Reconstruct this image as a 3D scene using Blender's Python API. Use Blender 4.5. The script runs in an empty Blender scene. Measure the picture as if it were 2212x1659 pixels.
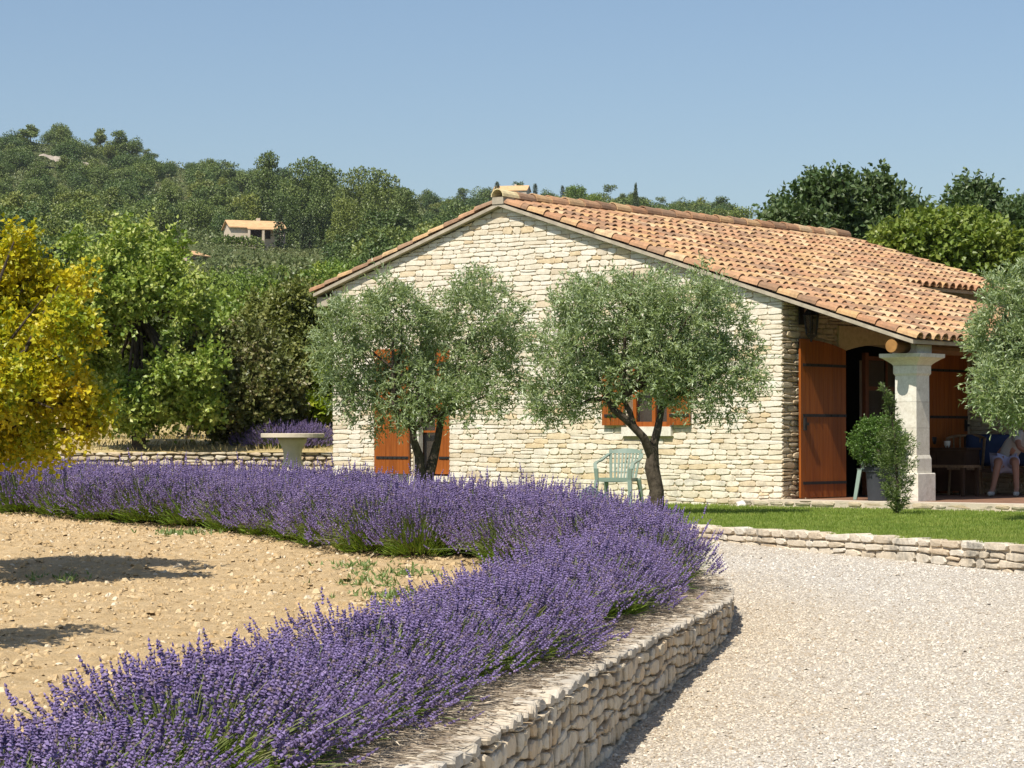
import bpy, bmesh, math, random
import numpy as np
from mathutils import Vector, Matrix, noise

C = bpy.context.scene.collection
SC = bpy.context.scene

# ------------------------------------------------------------------ camera
F = 2500.0                       # focal length in pixels of the 1024 px wide picture
EYE = Vector((0, 0, 1.6))
PITCH = math.radians(1.2466)
cd = bpy.data.cameras.new('camera')
cd.sensor_width = 36.0
cd.lens = 36.0 * F / 1024.0
cd.clip_start = 0.1
cd.clip_end = 9000.0
cam = bpy.data.objects.new('camera', cd)
cam.location = EYE
cam.rotation_euler = (math.pi / 2 + PITCH, 0, 0)
C.objects.link(cam)
SC.camera = cam

# ------------------------------------------------------------------ sky, sun, exposure
SUN_EL = math.radians(56)
SUN_AZ = math.atan2(-0.53, -0.848)            # from +Y towards +X
W = bpy.data.worlds.new('World')
SC.world = W
W.use_nodes = True
wn = W.node_tree
bg = wn.nodes['Background']
sky = wn.nodes.new('ShaderNodeTexSky')
sky.sky_type = 'NISHITA'
sky.sun_disc = False
sky.sun_elevation = SUN_EL
sky.sun_rotation = SUN_AZ % (2 * math.pi)
sky.altitude = 200
sky.air_density = 1.0
sky.dust_density = 1.4
sky.ozone_density = 2.6
wn.links.new(sky.outputs[0], bg.inputs[0])
bg.inputs[1].default_value = 0.094
sd = bpy.data.lights.new('sun', 'SUN')
sd.energy = 5.0
sd.angle = math.radians(0.53)
sd.color = (1.0, 0.93, 0.82)
sun = bpy.data.objects.new('sun', sd)
S = Vector((math.sin(SUN_AZ) * math.cos(SUN_EL), math.cos(SUN_AZ) * math.cos(SUN_EL), math.sin(SUN_EL)))
sun.rotation_euler = S.to_track_quat('Z', 'Y').to_euler()
sun.location = (-30, -40, 60)
C.objects.link(sun)
SC.view_settings.view_transform = 'Standard'
SC.view_settings.look = 'None'
SC.view_settings.exposure = 0.34
SC.view_settings.gamma = 1.0
SC.view_settings.use_curve_mapping = False
SC.cycles.max_bounces = 6
SC.cycles.transparent_max_bounces = 6

# ------------------------------------------------------------------ helpers
K = 1024 / 2212.0                # my measuring scale -> picture pixels


def pt(x, y, Y):
    """point at depth Y that is seen at pixel (x, y) of the 1024 x 768 picture"""
    a = (x - 512) / F
    b = (384 - y) / F
    cp, sp = math.cos(PITCH), math.sin(PITCH)
    d = Vector((a, cp - b * sp, sp + b * cp))
    return EYE + d * (Y / d.y)


def pd(x, y, Y):
    return pt(x * K, y * K, Y)


def empty(name, loc=(0, 0, 0), rz=0.0, label=None, cat=None, group=None, kind=None):
    o = bpy.data.objects.new(name, None)
    o.empty_display_size = 0.2
    o.location = loc
    o.rotation_euler = (0, 0, rz)
    C.objects.link(o)
    tag(o, label, cat, group, kind)
    return o


def tag(o, label=None, cat=None, group=None, kind=None):
    if label: o['label'] = label
    if cat: o['category'] = cat
    if group: o['group'] = group
    if kind: o['kind'] = kind
    return o


def link(name, me, parent=None, loc=None):
    o = bpy.data.objects.new(name, me)
    if loc is not None: o.location = loc
    if parent is not None: o.parent = parent
    C.objects.link(o)
    return o


class Buf:
    """collects vertices and faces, then builds one mesh"""
    def __init__(self):
        self.v = []; self.f = {3: [], 4: []}; self.m = {3: [], 4: []}; self.n = 0; self.poly = []

    def add(self, V, Fs, mi=0):
        V = np.asarray(V, dtype=np.float64).reshape(-1, 3)
        Fa = np.asarray(Fs, dtype=np.int64)
        k = Fa.shape[1]
        self.v.append(V); self.f[k].append(Fa + self.n)
        self.m[k].append(np.full(len(Fa), mi, dtype=np.int32))
        self.n += len(V)

    def addmix(self, V, faces, mi=0):
        V = np.asarray(V, dtype=np.float64).reshape(-1, 3)
        self.v.append(V)
        for k in (3, 4):
            fa = [f for f in faces if len(f) == k]
            if fa:
                self.f[k].append(np.asarray(fa, dtype=np.int64) + self.n)
                self.m[k].append(np.full(len(fa), mi, dtype=np.int32))
        self.n += len(V)

    def mesh(self, name, mats, smooth=False, off=None):
        V = np.concatenate(self.v) if self.v else np.zeros((0, 3))
        if off is not None: V = V - np.asarray(off)
        me = bpy.data.meshes.new(name)
        T = np.concatenate(self.f[3]) if self.f[3] else np.zeros((0, 3), dtype=np.int64)
        Q = np.concatenate(self.f[4]) if self.f[4] else np.zeros((0, 4), dtype=np.int64)
        mt = np.concatenate(self.m[3] + self.m[4]) if (self.m[3] or self.m[4]) else np.zeros(0, dtype=np.int32)
        me.vertices.add(len(V))
        me.vertices.foreach_set('co', V.astype(np.float32).ravel())
        me.loops.add(T.size + Q.size)
        me.loops.foreach_set('vertex_index', np.concatenate([T.ravel(), Q.ravel()]).astype(np.int32))
        nf = len(T) + len(Q)
        me.polygons.add(nf)
        ls = np.concatenate([np.arange(len(T)) * 3, T.size + np.arange(len(Q)) * 4]).astype(np.int32)
        me.polygons.foreach_set('loop_start', ls)
        for m in mats: me.materials.append(m)
        me.polygons.foreach_set('material_index', mt.astype(np.int32))
        me.polygons.foreach_set('use_smooth', np.full(nf, bool(smooth)))
        me.update(calc_edges=True)
        me.validate()
        return me

    def build(self, name, mats, parent=None, smooth=False, off=None, loc=None):
        if not isinstance(mats, (list, tuple)): mats = [mats]
        return link(name, self.mesh(name, mats, smooth, off), parent, loc)

    # shapes
    def hexa(self, P, mi=0):
        """8 corners: bottom 0-3, top 4-7 (same order)"""
        self.add(P, [[3, 2, 1, 0], [4, 5, 6, 7], [0, 1, 5, 4], [1, 2, 6, 5], [2, 3, 7, 6], [3, 0, 4, 7]], mi)

    def box(self, c, s, rz=0.0, mi=0, M=None):
        x, y, z = [q / 2 for q in s]
        P = np.array([[-x, -y, -z], [x, -y, -z], [x, y, -z], [-x, y, -z], [-x, -y, z], [x, -y, z], [x, y, z], [-x, y, z]])
        if rz:
            cs, sn = math.cos(rz), math.sin(rz)
            P = P @ np.array([[cs, sn, 0], [-sn, cs, 0], [0, 0, 1]])
        if M is not None:
            P = P @ np.array(M.to_3x3()).T
        self.hexa(P + np.asarray(c), mi)

    def tube(self, pts, rad, n=8, mi=0, rough=0.0, rng=None, cap=True):
        pts = [Vector(p) for p in pts]
        N = len(pts)
        if np.isscalar(rad): rad = [rad] * N
        V = []
        up = Vector((0.13, 0.31, 1)).normalized()
        side = None
        for i, p in enumerate(pts):
            d = (pts[min(i + 1, N - 1)] - pts[max(i - 1, 0)]).normalized()
            if side is None:
                side = d.cross(up)
                if side.length < 1e-3: side = d.cross(Vector((1, 0, 0)))
            side = (side - d * side.dot(d)).normalized()
            o = d.cross(side)
            for k in range(n):
                a = 2 * math.pi * k / n
                r = rad[i] * (1 + (rough * (rng.rand() - .5) * 2 if rough else 0))
                V.append(p + (side * math.cos(a) + o * math.sin(a)) * r)
        f = []
        for i in range(N - 1):
            for k in range(n):
                k2 = (k + 1) % n
                f.append((i * n + k, i * n + k2, (i + 1) * n + k2, (i + 1) * n + k))
        if cap:
            V.append(pts[0]); V.append(pts[-1])
            b, t = N * n, N * n + 1
            for k in range(n):
                k2 = (k + 1) % n
                f.append((b, k2, k)); f.append((t, (N - 1) * n + k, (N - 1) * n + k2))
        self.addmix([tuple(v) for v in V], f, mi)

    def lathe(self, c, prof, n=24, mi=0, cap=True):
        """prof: list of (radius, z)"""
        V = []; f = []
        for r, z in prof:
            for k in range(n):
                a = 2 * math.pi * k / n
                V.append((c[0] + r * math.cos(a), c[1] + r * math.sin(a), c[2] + z))
        N = len(prof)
        for i in range(N - 1):
            for k in range(n):
                k2 = (k + 1) % n
                f.append((i * n + k, i * n + k2, (i + 1) * n + k2, (i + 1) * n + k))
        if cap:
            V.append((c[0], c[1], c[2] + prof[0][1])); V.append((c[0], c[1], c[2] + prof[-1][1]))
            for k in range(n):
                k2 = (k + 1) % n
                f.append((N * n, k2, k)); f.append((N * n + 1, (N - 1) * n + k, (N - 1) * n + k2))
        self.addmix(V, f, mi)


def unit(a):
    return a / np.maximum(np.linalg.norm(a, axis=-1, keepdims=True), 1e-9)


# ------------------------------------------------------------------ materials
def newmat(name, rough=0.8, spec=0.3):
    m = bpy.data.materials.new(name)
    m.use_nodes = True
    nt = m.node_tree
    b = nt.nodes['Principled BSDF']
    b.inputs['Roughness'].default_value = rough
    b.inputs['Specular IOR Level'].default_value = spec
    return m, nt, b


def N(nt, t, **kw):
    n = nt.nodes.new(t)
    for k, v in kw.items(): setattr(n, k, v)
    return n


def L(nt, a, b): nt.links.new(a, b)


def ramp(nt, fac, stops, interp='LINEAR'):
    r = N(nt, 'ShaderNodeValToRGB')
    r.color_ramp.interpolation = interp
    e = r.color_ramp.elements
    while len(e) < len(stops): e.new(0.5)
    for i, (p, c) in enumerate(stops):
        e[i].position = p
        e[i].color = (*c, 1) if len(c) == 3 else c
    if fac is not None: L(nt, fac, r.inputs[0])
    return r.outputs[0]


def fnoise(nt, scale, detail=4, rough=0.6, coord='Position', dist=0.0):
    if coord == 'Position':
        g = N(nt, 'ShaderNodeNewGeometry').outputs['Position']
    else:
        g = N(nt, 'ShaderNodeTexCoord').outputs[coord]
    n = N(nt, 'ShaderNodeTexNoise')
    n.inputs['Scale'].default_value = scale
    n.inputs['Detail'].default_value = detail
    n.inputs['Roughness'].default_value = rough
    n.inputs['Distortion'].default_value = dist
    L(nt, g, n.inputs['Vector'])
    return n.outputs['Fac']


def mix(nt, fac, a, b, mode='MIX'):
    m = N(nt, 'ShaderNodeMix', data_type='RGBA', blend_type=mode)
    for sock, v in ((m.inputs[0], fac), (m.inputs[6], a), (m.inputs[7], b)):
        if hasattr(v, 'links') or hasattr(v, 'is_output'): L(nt, v, sock)
        elif isinstance(v, (int, float)): sock.default_value = v
        else: sock.default_value = (*v, 1)
    return m.outputs[2]


def math_(nt, op, a, b=None, clamp=False):
    m = N(nt, 'ShaderNodeMath', operation=op)
    m.use_clamp = clamp
    for i, v in enumerate((a, b)):
        if v is None: continue
        if isinstance(v, (int, float)): m.inputs[i].default_value = v
        else: L(nt, v, m.inputs[i])
    return m.outputs[0]


def bump(nt, b, h, strength=0.3, dist=0.02):
    n = N(nt, 'ShaderNodeBump')
    n.inputs['Strength'].default_value = strength
    n.inputs['Distance'].default_value = dist
    L(nt, h, n.inputs['Height'])
    L(nt, n.outputs[0], b.inputs['Normal'])


def piece_random(nt):
    """a number per piece: per mesh island and per object"""
    o = N(nt, 'ShaderNodeObjectInfo').outputs['Random']
    g = N(nt, 'ShaderNodeNewGeometry').outputs['Random Per Island']
    return math_(nt, 'FRACT', math_(nt, 'ADD', o, g))


def plain(name, col, rough=0.7, spec=0.3, vary=0.12, scale=8, bmp=0.15, metal=0.0, coord='Position'):
    m, nt, b = newmat(name, rough, spec)
    f = fnoise(nt, scale, coord=coord)
    lo = tuple(max(0, c * (1 - vary)) for c in col); hi = tuple(min(1, c * (1 + vary)) for c in col)
    L(nt, ramp(nt, f, [(0.3, lo), (0.7, hi)]), b.inputs['Base Color'])
    b.inputs['Metallic'].default_value = metal
    if bmp: bump(nt, b, fnoise(nt, scale * 4, coord=coord), bmp, 0.01)
    return m


def leafmat(name, stops, back=None, trans=0.3, rough=0.45, spec=0.4, nscale=1.2, spread=0.6, tcol=None, objvar=False):
    """leaf colours vary per leaf and, more slowly, per branch"""
    m, nt, b = newmat(name, rough, spec)
    r = piece_random(nt)
    n = fnoise(nt, nscale, 3, 0.5)
    n2 = N(nt, 'ShaderNodeMapRange'); L(nt, n, n2.inputs[0])
    n2.inputs[1].default_value = 0.3; n2.inputs[2].default_value = 0.7
    f = math_(nt, 'ADD', math_(nt, 'MULTIPLY', r, spread), math_(nt, 'MULTIPLY', n2.outputs[0], 1 - spread))
    col = ramp(nt, f, stops)
    if name == 'lavender_flower':
        col = mix(nt, ramp(nt, math_(nt, 'FRACT', math_(nt, 'MULTIPLY', r, 17.3)), [(0.90, (0, 0, 0)), (0.93, (0.75, 0.75, 0.75))]), col, (0.22, 0.17, 0.15))
    if objvar:
        orn = N(nt, 'ShaderNodeObjectInfo').outputs['Random']
        col = mix(nt, 1.0, col, ramp(nt, orn, [(0.0, (0.62, 0.72, 0.70)), (0.35, (0.85, 0.92, 0.85)), (0.7, (1.08, 1.05, 0.95)), (1.0, (1.35, 1.22, 0.95))]), 'MULTIPLY')
    if back is not None:
        bf = N(nt, 'ShaderNodeNewGeometry').outputs['Backfacing']
        col = mix(nt, bf, col, back)
    L(nt, col, b.inputs['Base Color'])
    t = N(nt, 'ShaderNodeBsdfTranslucent')
    tc = mix(nt, 1.0, col, tcol or (1.25, 1.3, 0.55), 'MULTIPLY')
    L(nt, tc, t.inputs[0])
    ms = N(nt, 'ShaderNodeMixShader'); ms.inputs[0].default_value = trans
    L(nt, b.outputs[0], ms.inputs[1]); L(nt, t.outputs[0], ms.inputs[2])
    L(nt, ms.outputs[0], nt.nodes['Material Output'].inputs[0])
    return m


def stonemat(name, stops, grime_shade=0.0, gz=None, gcol=(0.12, 0.11, 0.09), bmp=0.5, fine=38):
    m, nt, b = newmat(name, 0.9, 0.15)
    col = ramp(nt, piece_random(nt), stops)
    n1 = fnoise(nt, 9, 5, 0.65)
    col = mix(nt, 1.0, col, ramp(nt, n1, [(0.25, (0.80, 0.77, 0.72)), (0.55, (1.0, 1.0, 1.0)), (0.8, (1.08, 1.06, 1.03))]), 'MULTIPLY')
    n2 = fnoise(nt, fine, 4, 0.7)
    col = mix(nt, 1.0, col, ramp(nt, n2, [(0.3, (0.86, 0.85, 0.83)), (0.6, (1.03, 1.03, 1.03))]), 'MULTIPLY')
    if grime_shade:  # dark blotches: grime, and at the gable foot painted plant shadows
        g = ramp(nt, fnoise(nt, 2.6, 6, 0.75, dist=0.6), [(0.50, (0, 0, 0)), (0.68, (1, 1, 1))])
        g = math_(nt, 'MULTIPLY', g, grime_shade)
        if gz is not None:
            sp = N(nt, 'ShaderNodeSeparateXYZ')
            L(nt, N(nt, 'ShaderNodeNewGeometry').outputs['Position'], sp.inputs[0])
            mr = N(nt, 'ShaderNodeMapRange'); L(nt, sp.outputs[2], mr.inputs[0])
            mr.inputs[1].default_value = gz[0]; mr.inputs[2].default_value = gz[1]
            mr.inputs[3].default_value = 1.0; mr.inputs[4].default_value = gz[2]
            g = math_(nt, 'MULTIPLY', g, mr.outputs[0], True)
        col = mix(nt, g, col, gcol)
    L(nt, col, b.inputs['Base Color'])
    h = math_(nt, 'ADD', n1, math_(nt, 'MULTIPLY', n2, 0.5))
    bump(nt, b, h, bmp, 0.012)
    return m


M = {}
CREAM = [(0.0, (0.70, 0.62, 0.48)), (0.25, (0.76, 0.70, 0.58)), (0.55, (0.80, 0.755, 0.66)), (0.82, (0.78, 0.71, 0.57)),
         (0.92, (0.70, 0.56, 0.36)), (1.0, (0.64, 0.57, 0.46))]
M['house_stone'] = stonemat('house_stone', CREAM, 0.62, (0.8, 1.45, 0.10), bmp=0.3)  # darker blotches at the foot paint plant shadows into the stone colour
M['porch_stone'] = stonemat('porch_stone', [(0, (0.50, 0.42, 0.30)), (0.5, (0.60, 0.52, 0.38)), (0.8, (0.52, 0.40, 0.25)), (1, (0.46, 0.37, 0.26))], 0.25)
M['mortar'] = plain('mortar', (0.56, 0.48, 0.36), 0.95, 0.1, 0.2, 12, 0.5)
M['dry_stone'] = stonemat('dry_stone', [(0, (0.54, 0.44, 0.31)), (0.35, (0.62, 0.53, 0.39)), (0.6, (0.67, 0.60, 0.48)), (0.82, (0.60, 0.45, 0.28)), (1, (0.54, 0.47, 0.37))], 0.3, gcol=(0.16, 0.15, 0.12), bmp=0.9)
M['dry_joint'] = plain('dry_joint', (0.20, 0.155, 0.105), 0.95, 0.1, 0.3, 14, 0.6)
M['lawn_stone'] = stonemat('lawn_stone', [(0, (0.52, 0.44, 0.33)), (0.4, (0.62, 0.55, 0.44)), (0.7, (0.66, 0.61, 0.52)), (1, (0.54, 0.43, 0.30))], 0.6, (0.42, 0.66, 1.9), gcol=(0.16, 0.155, 0.135), bmp=0.7)
M['step_stone'] = stonemat('step_stone', [(0, (0.45, 0.40, 0.30)), (0.5, (0.55, 0.49, 0.38)), (1, (0.46, 0.38, 0.26))], 0.9, gcol=(0.09, 0.085, 0.07), bmp=0.8)
M['white_stone'] = plain('white_stone', (0.70, 0.66, 0.62), 0.9, 0.2, 0.12, 10, 0.5)
M['ashlar'] = stonemat('ashlar', [(0, (0.70, 0.66, 0.57)), (1, (0.76, 0.73, 0.65))], 0.55, (0.78, 1.5, 0.25), gcol=(0.36, 0.34, 0.28), bmp=0.15)
M['lintel_stone'] = plain('lintel_stone', (0.52, 0.41, 0.24), 0.9, 0.1, 0.15, 14, 0.4)
M['verge_mortar'] = plain('verge_mortar', (0.40, 0.35, 0.27), 0.95, 0.1, 0.22, 6, 0.4)
M['timber'] = plain('timber', (0.33, 0.17, 0.055), 0.6, 0.2, 0.25, 8, 0.2)
M['dark_timber'] = plain('dark_timber', (0.13, 0.065, 0.028), 0.7, 0.2, 0.25, 8, 0.2)
M['dark_wood'] = plain('dark_wood', (0.07, 0.035, 0.018), 0.6, 0.3, 0.2, 8, 0.1)
M['iron'] = plain('iron', (0.02, 0.018, 0.017), 0.55, 0.4, 0.2, 12, 0.1)
M['door_wood'] = plain('door_wood', (0.13, 0.042, 0.014), 0.5, 0.35, 0.2, 10, 0.1)
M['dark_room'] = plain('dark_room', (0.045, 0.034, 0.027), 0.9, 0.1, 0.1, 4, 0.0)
M['curtain'] = plain('curtain', (0.50, 0.40, 0.30), 0.9, 0.1, 0.08, 5, 0.0)
M['terrace'] = plain('terrace', (0.52, 0.45, 0.36), 0.85, 0.2, 0.15, 6, 0.2)


def tilemat():
    m, nt, b = newmat('canal_tile', 0.85, 0.2)
    col = ramp(nt, piece_random(nt), [(0.0, (0.54, 0.35, 0.175)), (0.13, (0.43, 0.235, 0.13)), (0.26, (0.57, 0.395, 0.21)), (0.37, (0.37, 0.185, 0.10)),
                                      (0.47, (0.51, 0.32, 0.145)), (0.57, (0.23, 0.135, 0.085)), (0.72, (0.62, 0.47, 0.285)), (0.82, (0.47, 0.27, 0.155)), (0.92, (0.28, 0.18, 0.12))], 'CONSTANT')
    col = mix(nt, 0.28, col, (0.45, 0.295, 0.175))
    n1 = fnoise(nt, 5, 5, 0.7)
    col = mix(nt, ramp(nt, n1, [(0.44, (0, 0, 0)), (0.72, (0.62, 0.62, 0.62))]), col, (0.17, 0.115, 0.085))
    n2 = fnoise(nt, 26, 4, 0.7)
    col = mix(nt, 1.0, col, ramp(nt, n2, [(0.3, (0.78, 0.76, 0.74)), (0.6, (1.06, 1.05, 1.03))]), 'MULTIPLY')
    n3 = fnoise(nt, 17, 5, 0.8)
    col = mix(nt, ramp(nt, n3, [(0.62, (0, 0, 0)), (0.72, (0.55, 0.55, 0.55))]), col, (0.42, 0.40, 0.28))
    L(nt, col, b.inputs['Base Color'])
    bump(nt, b, n2, 0.35, 0.01)
    return m


M['tile'] = tilemat()
M['pale_tile'] = plain('pale_tile', (0.66, 0.55, 0.32), 0.85, 0.2, 0.2, 10, 0.3)


def woodmat(name, c1, c2, rough=0.5):
    m, nt, b = newmat(name, rough, 0.35)
    tc = N(nt, 'ShaderNodeNewGeometry').outputs['Position']
    mp = N(nt, 'ShaderNodeMapping'); mp.inputs['Scale'].default_value = (30, 30, 1.6); L(nt, tc, mp.inputs[0])
    n = N(nt, 'ShaderNodeTexNoise'); n.inputs['Scale'].default_value = 1.0; n.inputs['Detail'].default_value = 5
    L(nt, mp.outputs[0], n.inputs[0])
    col = ramp(nt, n.outputs[0], [(0.3, c1), (0.7, c2)])
    pr = piece_random(nt)
    col = mix(nt, 1.0, col, ramp(nt, pr, [(0, (0.86, 0.85, 0.84)), (1, (1.08, 1.08, 1.08))]), 'MULTIPLY')
    L(nt, col, b.inputs['Base Color'])
    bump(nt, b, n.outputs[0], 0.15, 0.005)
    return m


M['shutter_wood'] = woodmat('shutter_wood', (0.225, 0.056, 0.007), (0.345, 0.10, 0.014), 0.5)
M['bark'] = plain('bark', (0.075, 0.06, 0.045), 0.95, 0.1, 0.5, 14, 0.9)
M['dark_bark'] = plain('dark_bark', (0.05, 0.042, 0.034), 0.95, 0.1, 0.4, 10, 0.8)

# leaves
M['olive_leaf'] = leafmat('olive_leaf', [(0, (0.15, 0.21, 0.065)), (0.5, (0.225, 0.285, 0.10)), (1, (0.33, 0.37, 0.17))], back=(0.37, 0.45, 0.26), trans=0.28, rough=0.38, spec=0.5, tcol=(1.1, 1.2, 0.6))
M['yellow_leaf'] = leafmat('yellow_leaf', [(0, (0.13, 0.22, 0.018)), (0.28, (0.28, 0.33, 0.016)), (0.52, (0.49, 0.45, 0.016)), (0.92, (0.64, 0.51, 0.024)), (1, (0.52, 0.28, 0.015))], trans=0.32, nscale=2.6, spread=0.42, tcol=(1.2, 1.1, 0.5))
M['maple_leaf'] = leafmat('maple_leaf', [(0, (0.095, 0.165, 0.03)), (0.3, (0.18, 0.265, 0.042)), (0.6, (0.33, 0.40, 0.085)), (1, (0.52, 0.52, 0.19))], trans=0.28, nscale=2.0, spread=0.55)
M['brown_leaf'] = leafmat('brown_leaf', [(0, (0.08, 0.105, 0.028)), (0.5, (0.15, 0.17, 0.05)), (0.85, (0.28, 0.23, 0.12)), (1, (0.42, 0.30, 0.20))], trans=0.2, nscale=2.2, spread=0.45)
M['drab_leaf'] = leafmat('drab_leaf', [(0, (0.085, 0.115, 0.026)), (0.5, (0.16, 0.185, 0.046)), (1, (0.26, 0.26, 0.075))], trans=0.2, nscale=1.6)
M['lime_leaf'] = leafmat('lime_leaf', [(0, (0.17, 0.26, 0.02)), (0.6, (0.28, 0.36, 0.035)), (1, (0.42, 0.40, 0.05))], trans=0.3, nscale=1.0)
M['walnut_leaf'] = leafmat('walnut_leaf', [(0, (0.045, 0.085, 0.026)), (0.5, (0.085, 0.135, 0.045)), (1, (0.15, 0.19, 0.085))], trans=0.22, nscale=0.7)
M['hedge_leaf'] = leafmat('hedge_leaf', [(0, (0.10, 0.16, 0.022)), (0.5, (0.17, 0.23, 0.036)), (1, (0.27, 0.30, 0.06))], trans=0.25, nscale=0.8)
M['oak_leaf'] = leafmat('oak_leaf', [(0, (0.064, 0.106, 0.028)), (0.5, (0.108, 0.160, 0.040)), (1, (0.175, 0.218, 0.062))], trans=0.15, objvar=True, nscale=0.05, spread=0.25)
M['pine_leaf'] = leafmat('pine_leaf', [(0, (0.085, 0.125, 0.03)), (0.5, (0.14, 0.182, 0.046)), (1, (0.22, 0.245, 0.07))], trans=0.15, objvar=True, nscale=0.05, spread=0.25)
M['bright_leaf'] = leafmat('bright_leaf', [(0, (0.085, 0.14, 0.022)), (0.5, (0.145, 0.215, 0.032)), (1, (0.24, 0.30, 0.05))], trans=0.22, objvar=True, nscale=0.15, spread=0.45)
M['cypress_leaf'] = leafmat('cypress_leaf', [(0, (0.035, 0.06, 0.02)), (1, (0.075, 0.105, 0.034))], trans=0.1, nscale=0.3)
M['scrub_leaf'] = leafmat('scrub_leaf', [(0, (0.066, 0.10, 0.028)), (0.6, (0.115, 0.148, 0.044)), (1, (0.20, 0.20, 0.08))], trans=0.12, nscale=0.03, spread=0.35)
M['yew_leaf'] = leafmat('yew_leaf', [(0, (0.07, 0.11, 0.028)), (0.6, (0.12, 0.17, 0.045)), (1, (0.20, 0.25, 0.08))], trans=0.15, nscale=3)
M['box_leaf'] = leafmat('box_leaf', [(0, (0.042, 0.09, 0.016)), (0.6, (0.08, 0.155, 0.024)), (1, (0.15, 0.235, 0.045))], trans=0.2, nscale=3)
M['flower'] = leafmat('lavender_flower', [(0, (0.085, 0.060, 0.12)), (0.35, (0.155, 0.115, 0.245)), (0.75, (0.245, 0.19, 0.39)), (1, (0.38, 0.30, 0.45))], trans=0.15, rough=0.7, spec=0.15, nscale=1.4, spread=0.7, tcol=(1.1, 0.9, 1.2))
M['lav_stem'] = leafmat('lavender_stem', [(0, (0.11, 0.15, 0.045)), (0.6, (0.17, 0.215, 0.06)), (1, (0.26, 0.25, 0.11))], trans=0.15, rough=0.6, nscale=2)
M['lav_leaf'] = leafmat('lavender_leaf', [(0, (0.11, 0.19, 0.02)), (0.6, (0.18, 0.29, 0.03)), (1, (0.29, 0.37, 0.06))], trans=0.3, rough=0.6, nscale=2)
M['grass'] = leafmat('lawn_blade', [(0, (0.13, 0.205, 0.026)), (0.5, (0.21, 0.285, 0.045)), (1, (0.33, 0.36, 0.09))], trans=0.3, rough=0.55, nscale=1.6, spread=0.45)
M['weed'] = leafmat('weed_leaf', [(0, (0.10, 0.17, 0.04)), (1, (0.22, 0.29, 0.10))], trans=0.2)

# ------------------------------------------------------------------ ground shapes
WY = [-4, 4.5, 6.5, 8.96, 12.56, 15.2, 17.2, 18.4, 19.3, 20.3, 21.6, 23.2, 25.5, 27.6, 29.5]
WX = [-3.3, -1.24, -0.74, -0.23, 0.42, 0.97, 1.41, 1.61, 1.66, 1.54, 1.10, 0.0, -2.5, -5.6, -9.5]


def smooth_curve(xs, ys, n=400):
    """Catmull-Rom through the points, then resampled"""
    xs = np.array(xs, float); ys = np.array(ys, float)
    P = np.stack([xs, ys], 1)
    P = np.vstack([2 * P[0] - P[1], P, 2 * P[-1] - P[-2]])
    out = []
    for i in range(1, len(P) - 2):
        for t in np.linspace(0, 1, 20, endpoint=False):
            a, b, c, d = P[i - 1], P[i], P[i + 1], P[i + 2]
            out.append(0.5 * ((2 * b) + (-a + c) * t + (2 * a - 5 * b + 4 * c - d) * t * t + (-a + 3 * b - 3 * c + d) * t ** 3))
    out.append(P[-2])
    return np.array(out)


WPATH = smooth_curve(WX, WY)


def wall_x(Y): return np.interp(Y, WPATH[:, 1], WPATH[:, 0])


def H_gravel(X, Y):
    return np.interp(Y, [-10, 8, 12.5, 15, 18, 21.3, 25.8, 30], [-0.1, -0.08, -0.05, 0.06, 0.2, 0.43, 0.545, 0.6])


def H_soil(X, Y):
    X = np.asarray(X, float); Y = np.asarray(Y, float)
    return 0.45 + 0.035 * np.maximum(0, Y - 18) + 0.03 * np.maximum(0, -X - 1) * np.clip((Y - 14) / 8, 0, 1)


LY = [12.0, 14.4, 18.3, 21.5, 23.6, 25.9, 27.8, 30, 37]
LX = [9.2, 8.0, 6.0, 4.36, 3.28, 2.05, 1.0, -0.5, -3.2]
LPATH = smooth_curve(LX, LY)
Z_LAWN = 0.66


def lawn_x(Y): return np.interp(Y, LPATH[:, 1], LPATH[:, 0])


RIDGE_Y = 1100.0
RX = [(-700, 130), (-240, 118), (-100, 136), (0, 142), (60, 144), (130, 156), (200, 172), (270, 181), (350, 191), (420, 203), (490, 206), (560, 206), (620, 209), (690, 217), (760, 226), (1024, 246), (1600, 262)]
RXX = [(p - 512) * RIDGE_Y / F for p, _ in RX]
RZ = [1.6 + (438.4 - y) * RIDGE_Y / F for _, y in RX]


def fbm2(X, Y, sc, seed=0.0):
    X = np.asarray(X, float); Y = np.asarray(Y, float)
    v = np.zeros(np.broadcast(X, Y).shape)
    rs = np.random.RandomState(int(seed) + 5)
    a = 1.0
    for o in range(4):
        for k in range(3):
            th = rs.rand() * 6.28; ph = rs.rand() * 6.28
            v = v + a * np.sin((X * math.cos(th) + Y * math.sin(th)) * sc * (2 ** o) * (0.8 + 0.4 * rs.rand()) + ph) / 3
        a *= 0.5
    return v


def H_terrain(X, Y):
    X = np.asarray(X, float); Y = np.asarray(Y, float)
    base = np.interp(Y, [-30, 10, 18, 24, 30, 36, 60], [-0.45, -0.38, -0.15, 0.15, 0.55, 0.58, 2.2])
    left = np.interp(Y, [10, 18, 24, 27, 37.1, 60], [-0.38, -0.1, 0.3, 0.80, 0.88, 2.0])
    wl = np.clip((-X - 2.0) / 1.0, 0, 1)
    near = base * (1 - wl) + left * wl
    zr = np.interp(X, RXX, RZ)
    s = np.clip((Y - 60) / (RIDGE_Y - 60), 0, 1)
    far = 2.2 + (zr - 2.2) * s ** 1.3 + fbm2(X, Y, 0.02, 3) * np.clip((Y - 80) / 150, 0, 1) * 1.6
    far = far - np.maximum(0, Y - RIDGE_Y) * 0.10
    far = np.maximum(far, -20)
    return np.where(Y < 60, near, far)


def H_field(X, Y):
    return np.interp(Y, [40, 50, 60, 62], [1.36, 1.78, 2.2, 2.25]) + 0.0 * np.asarray(X, float)


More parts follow.
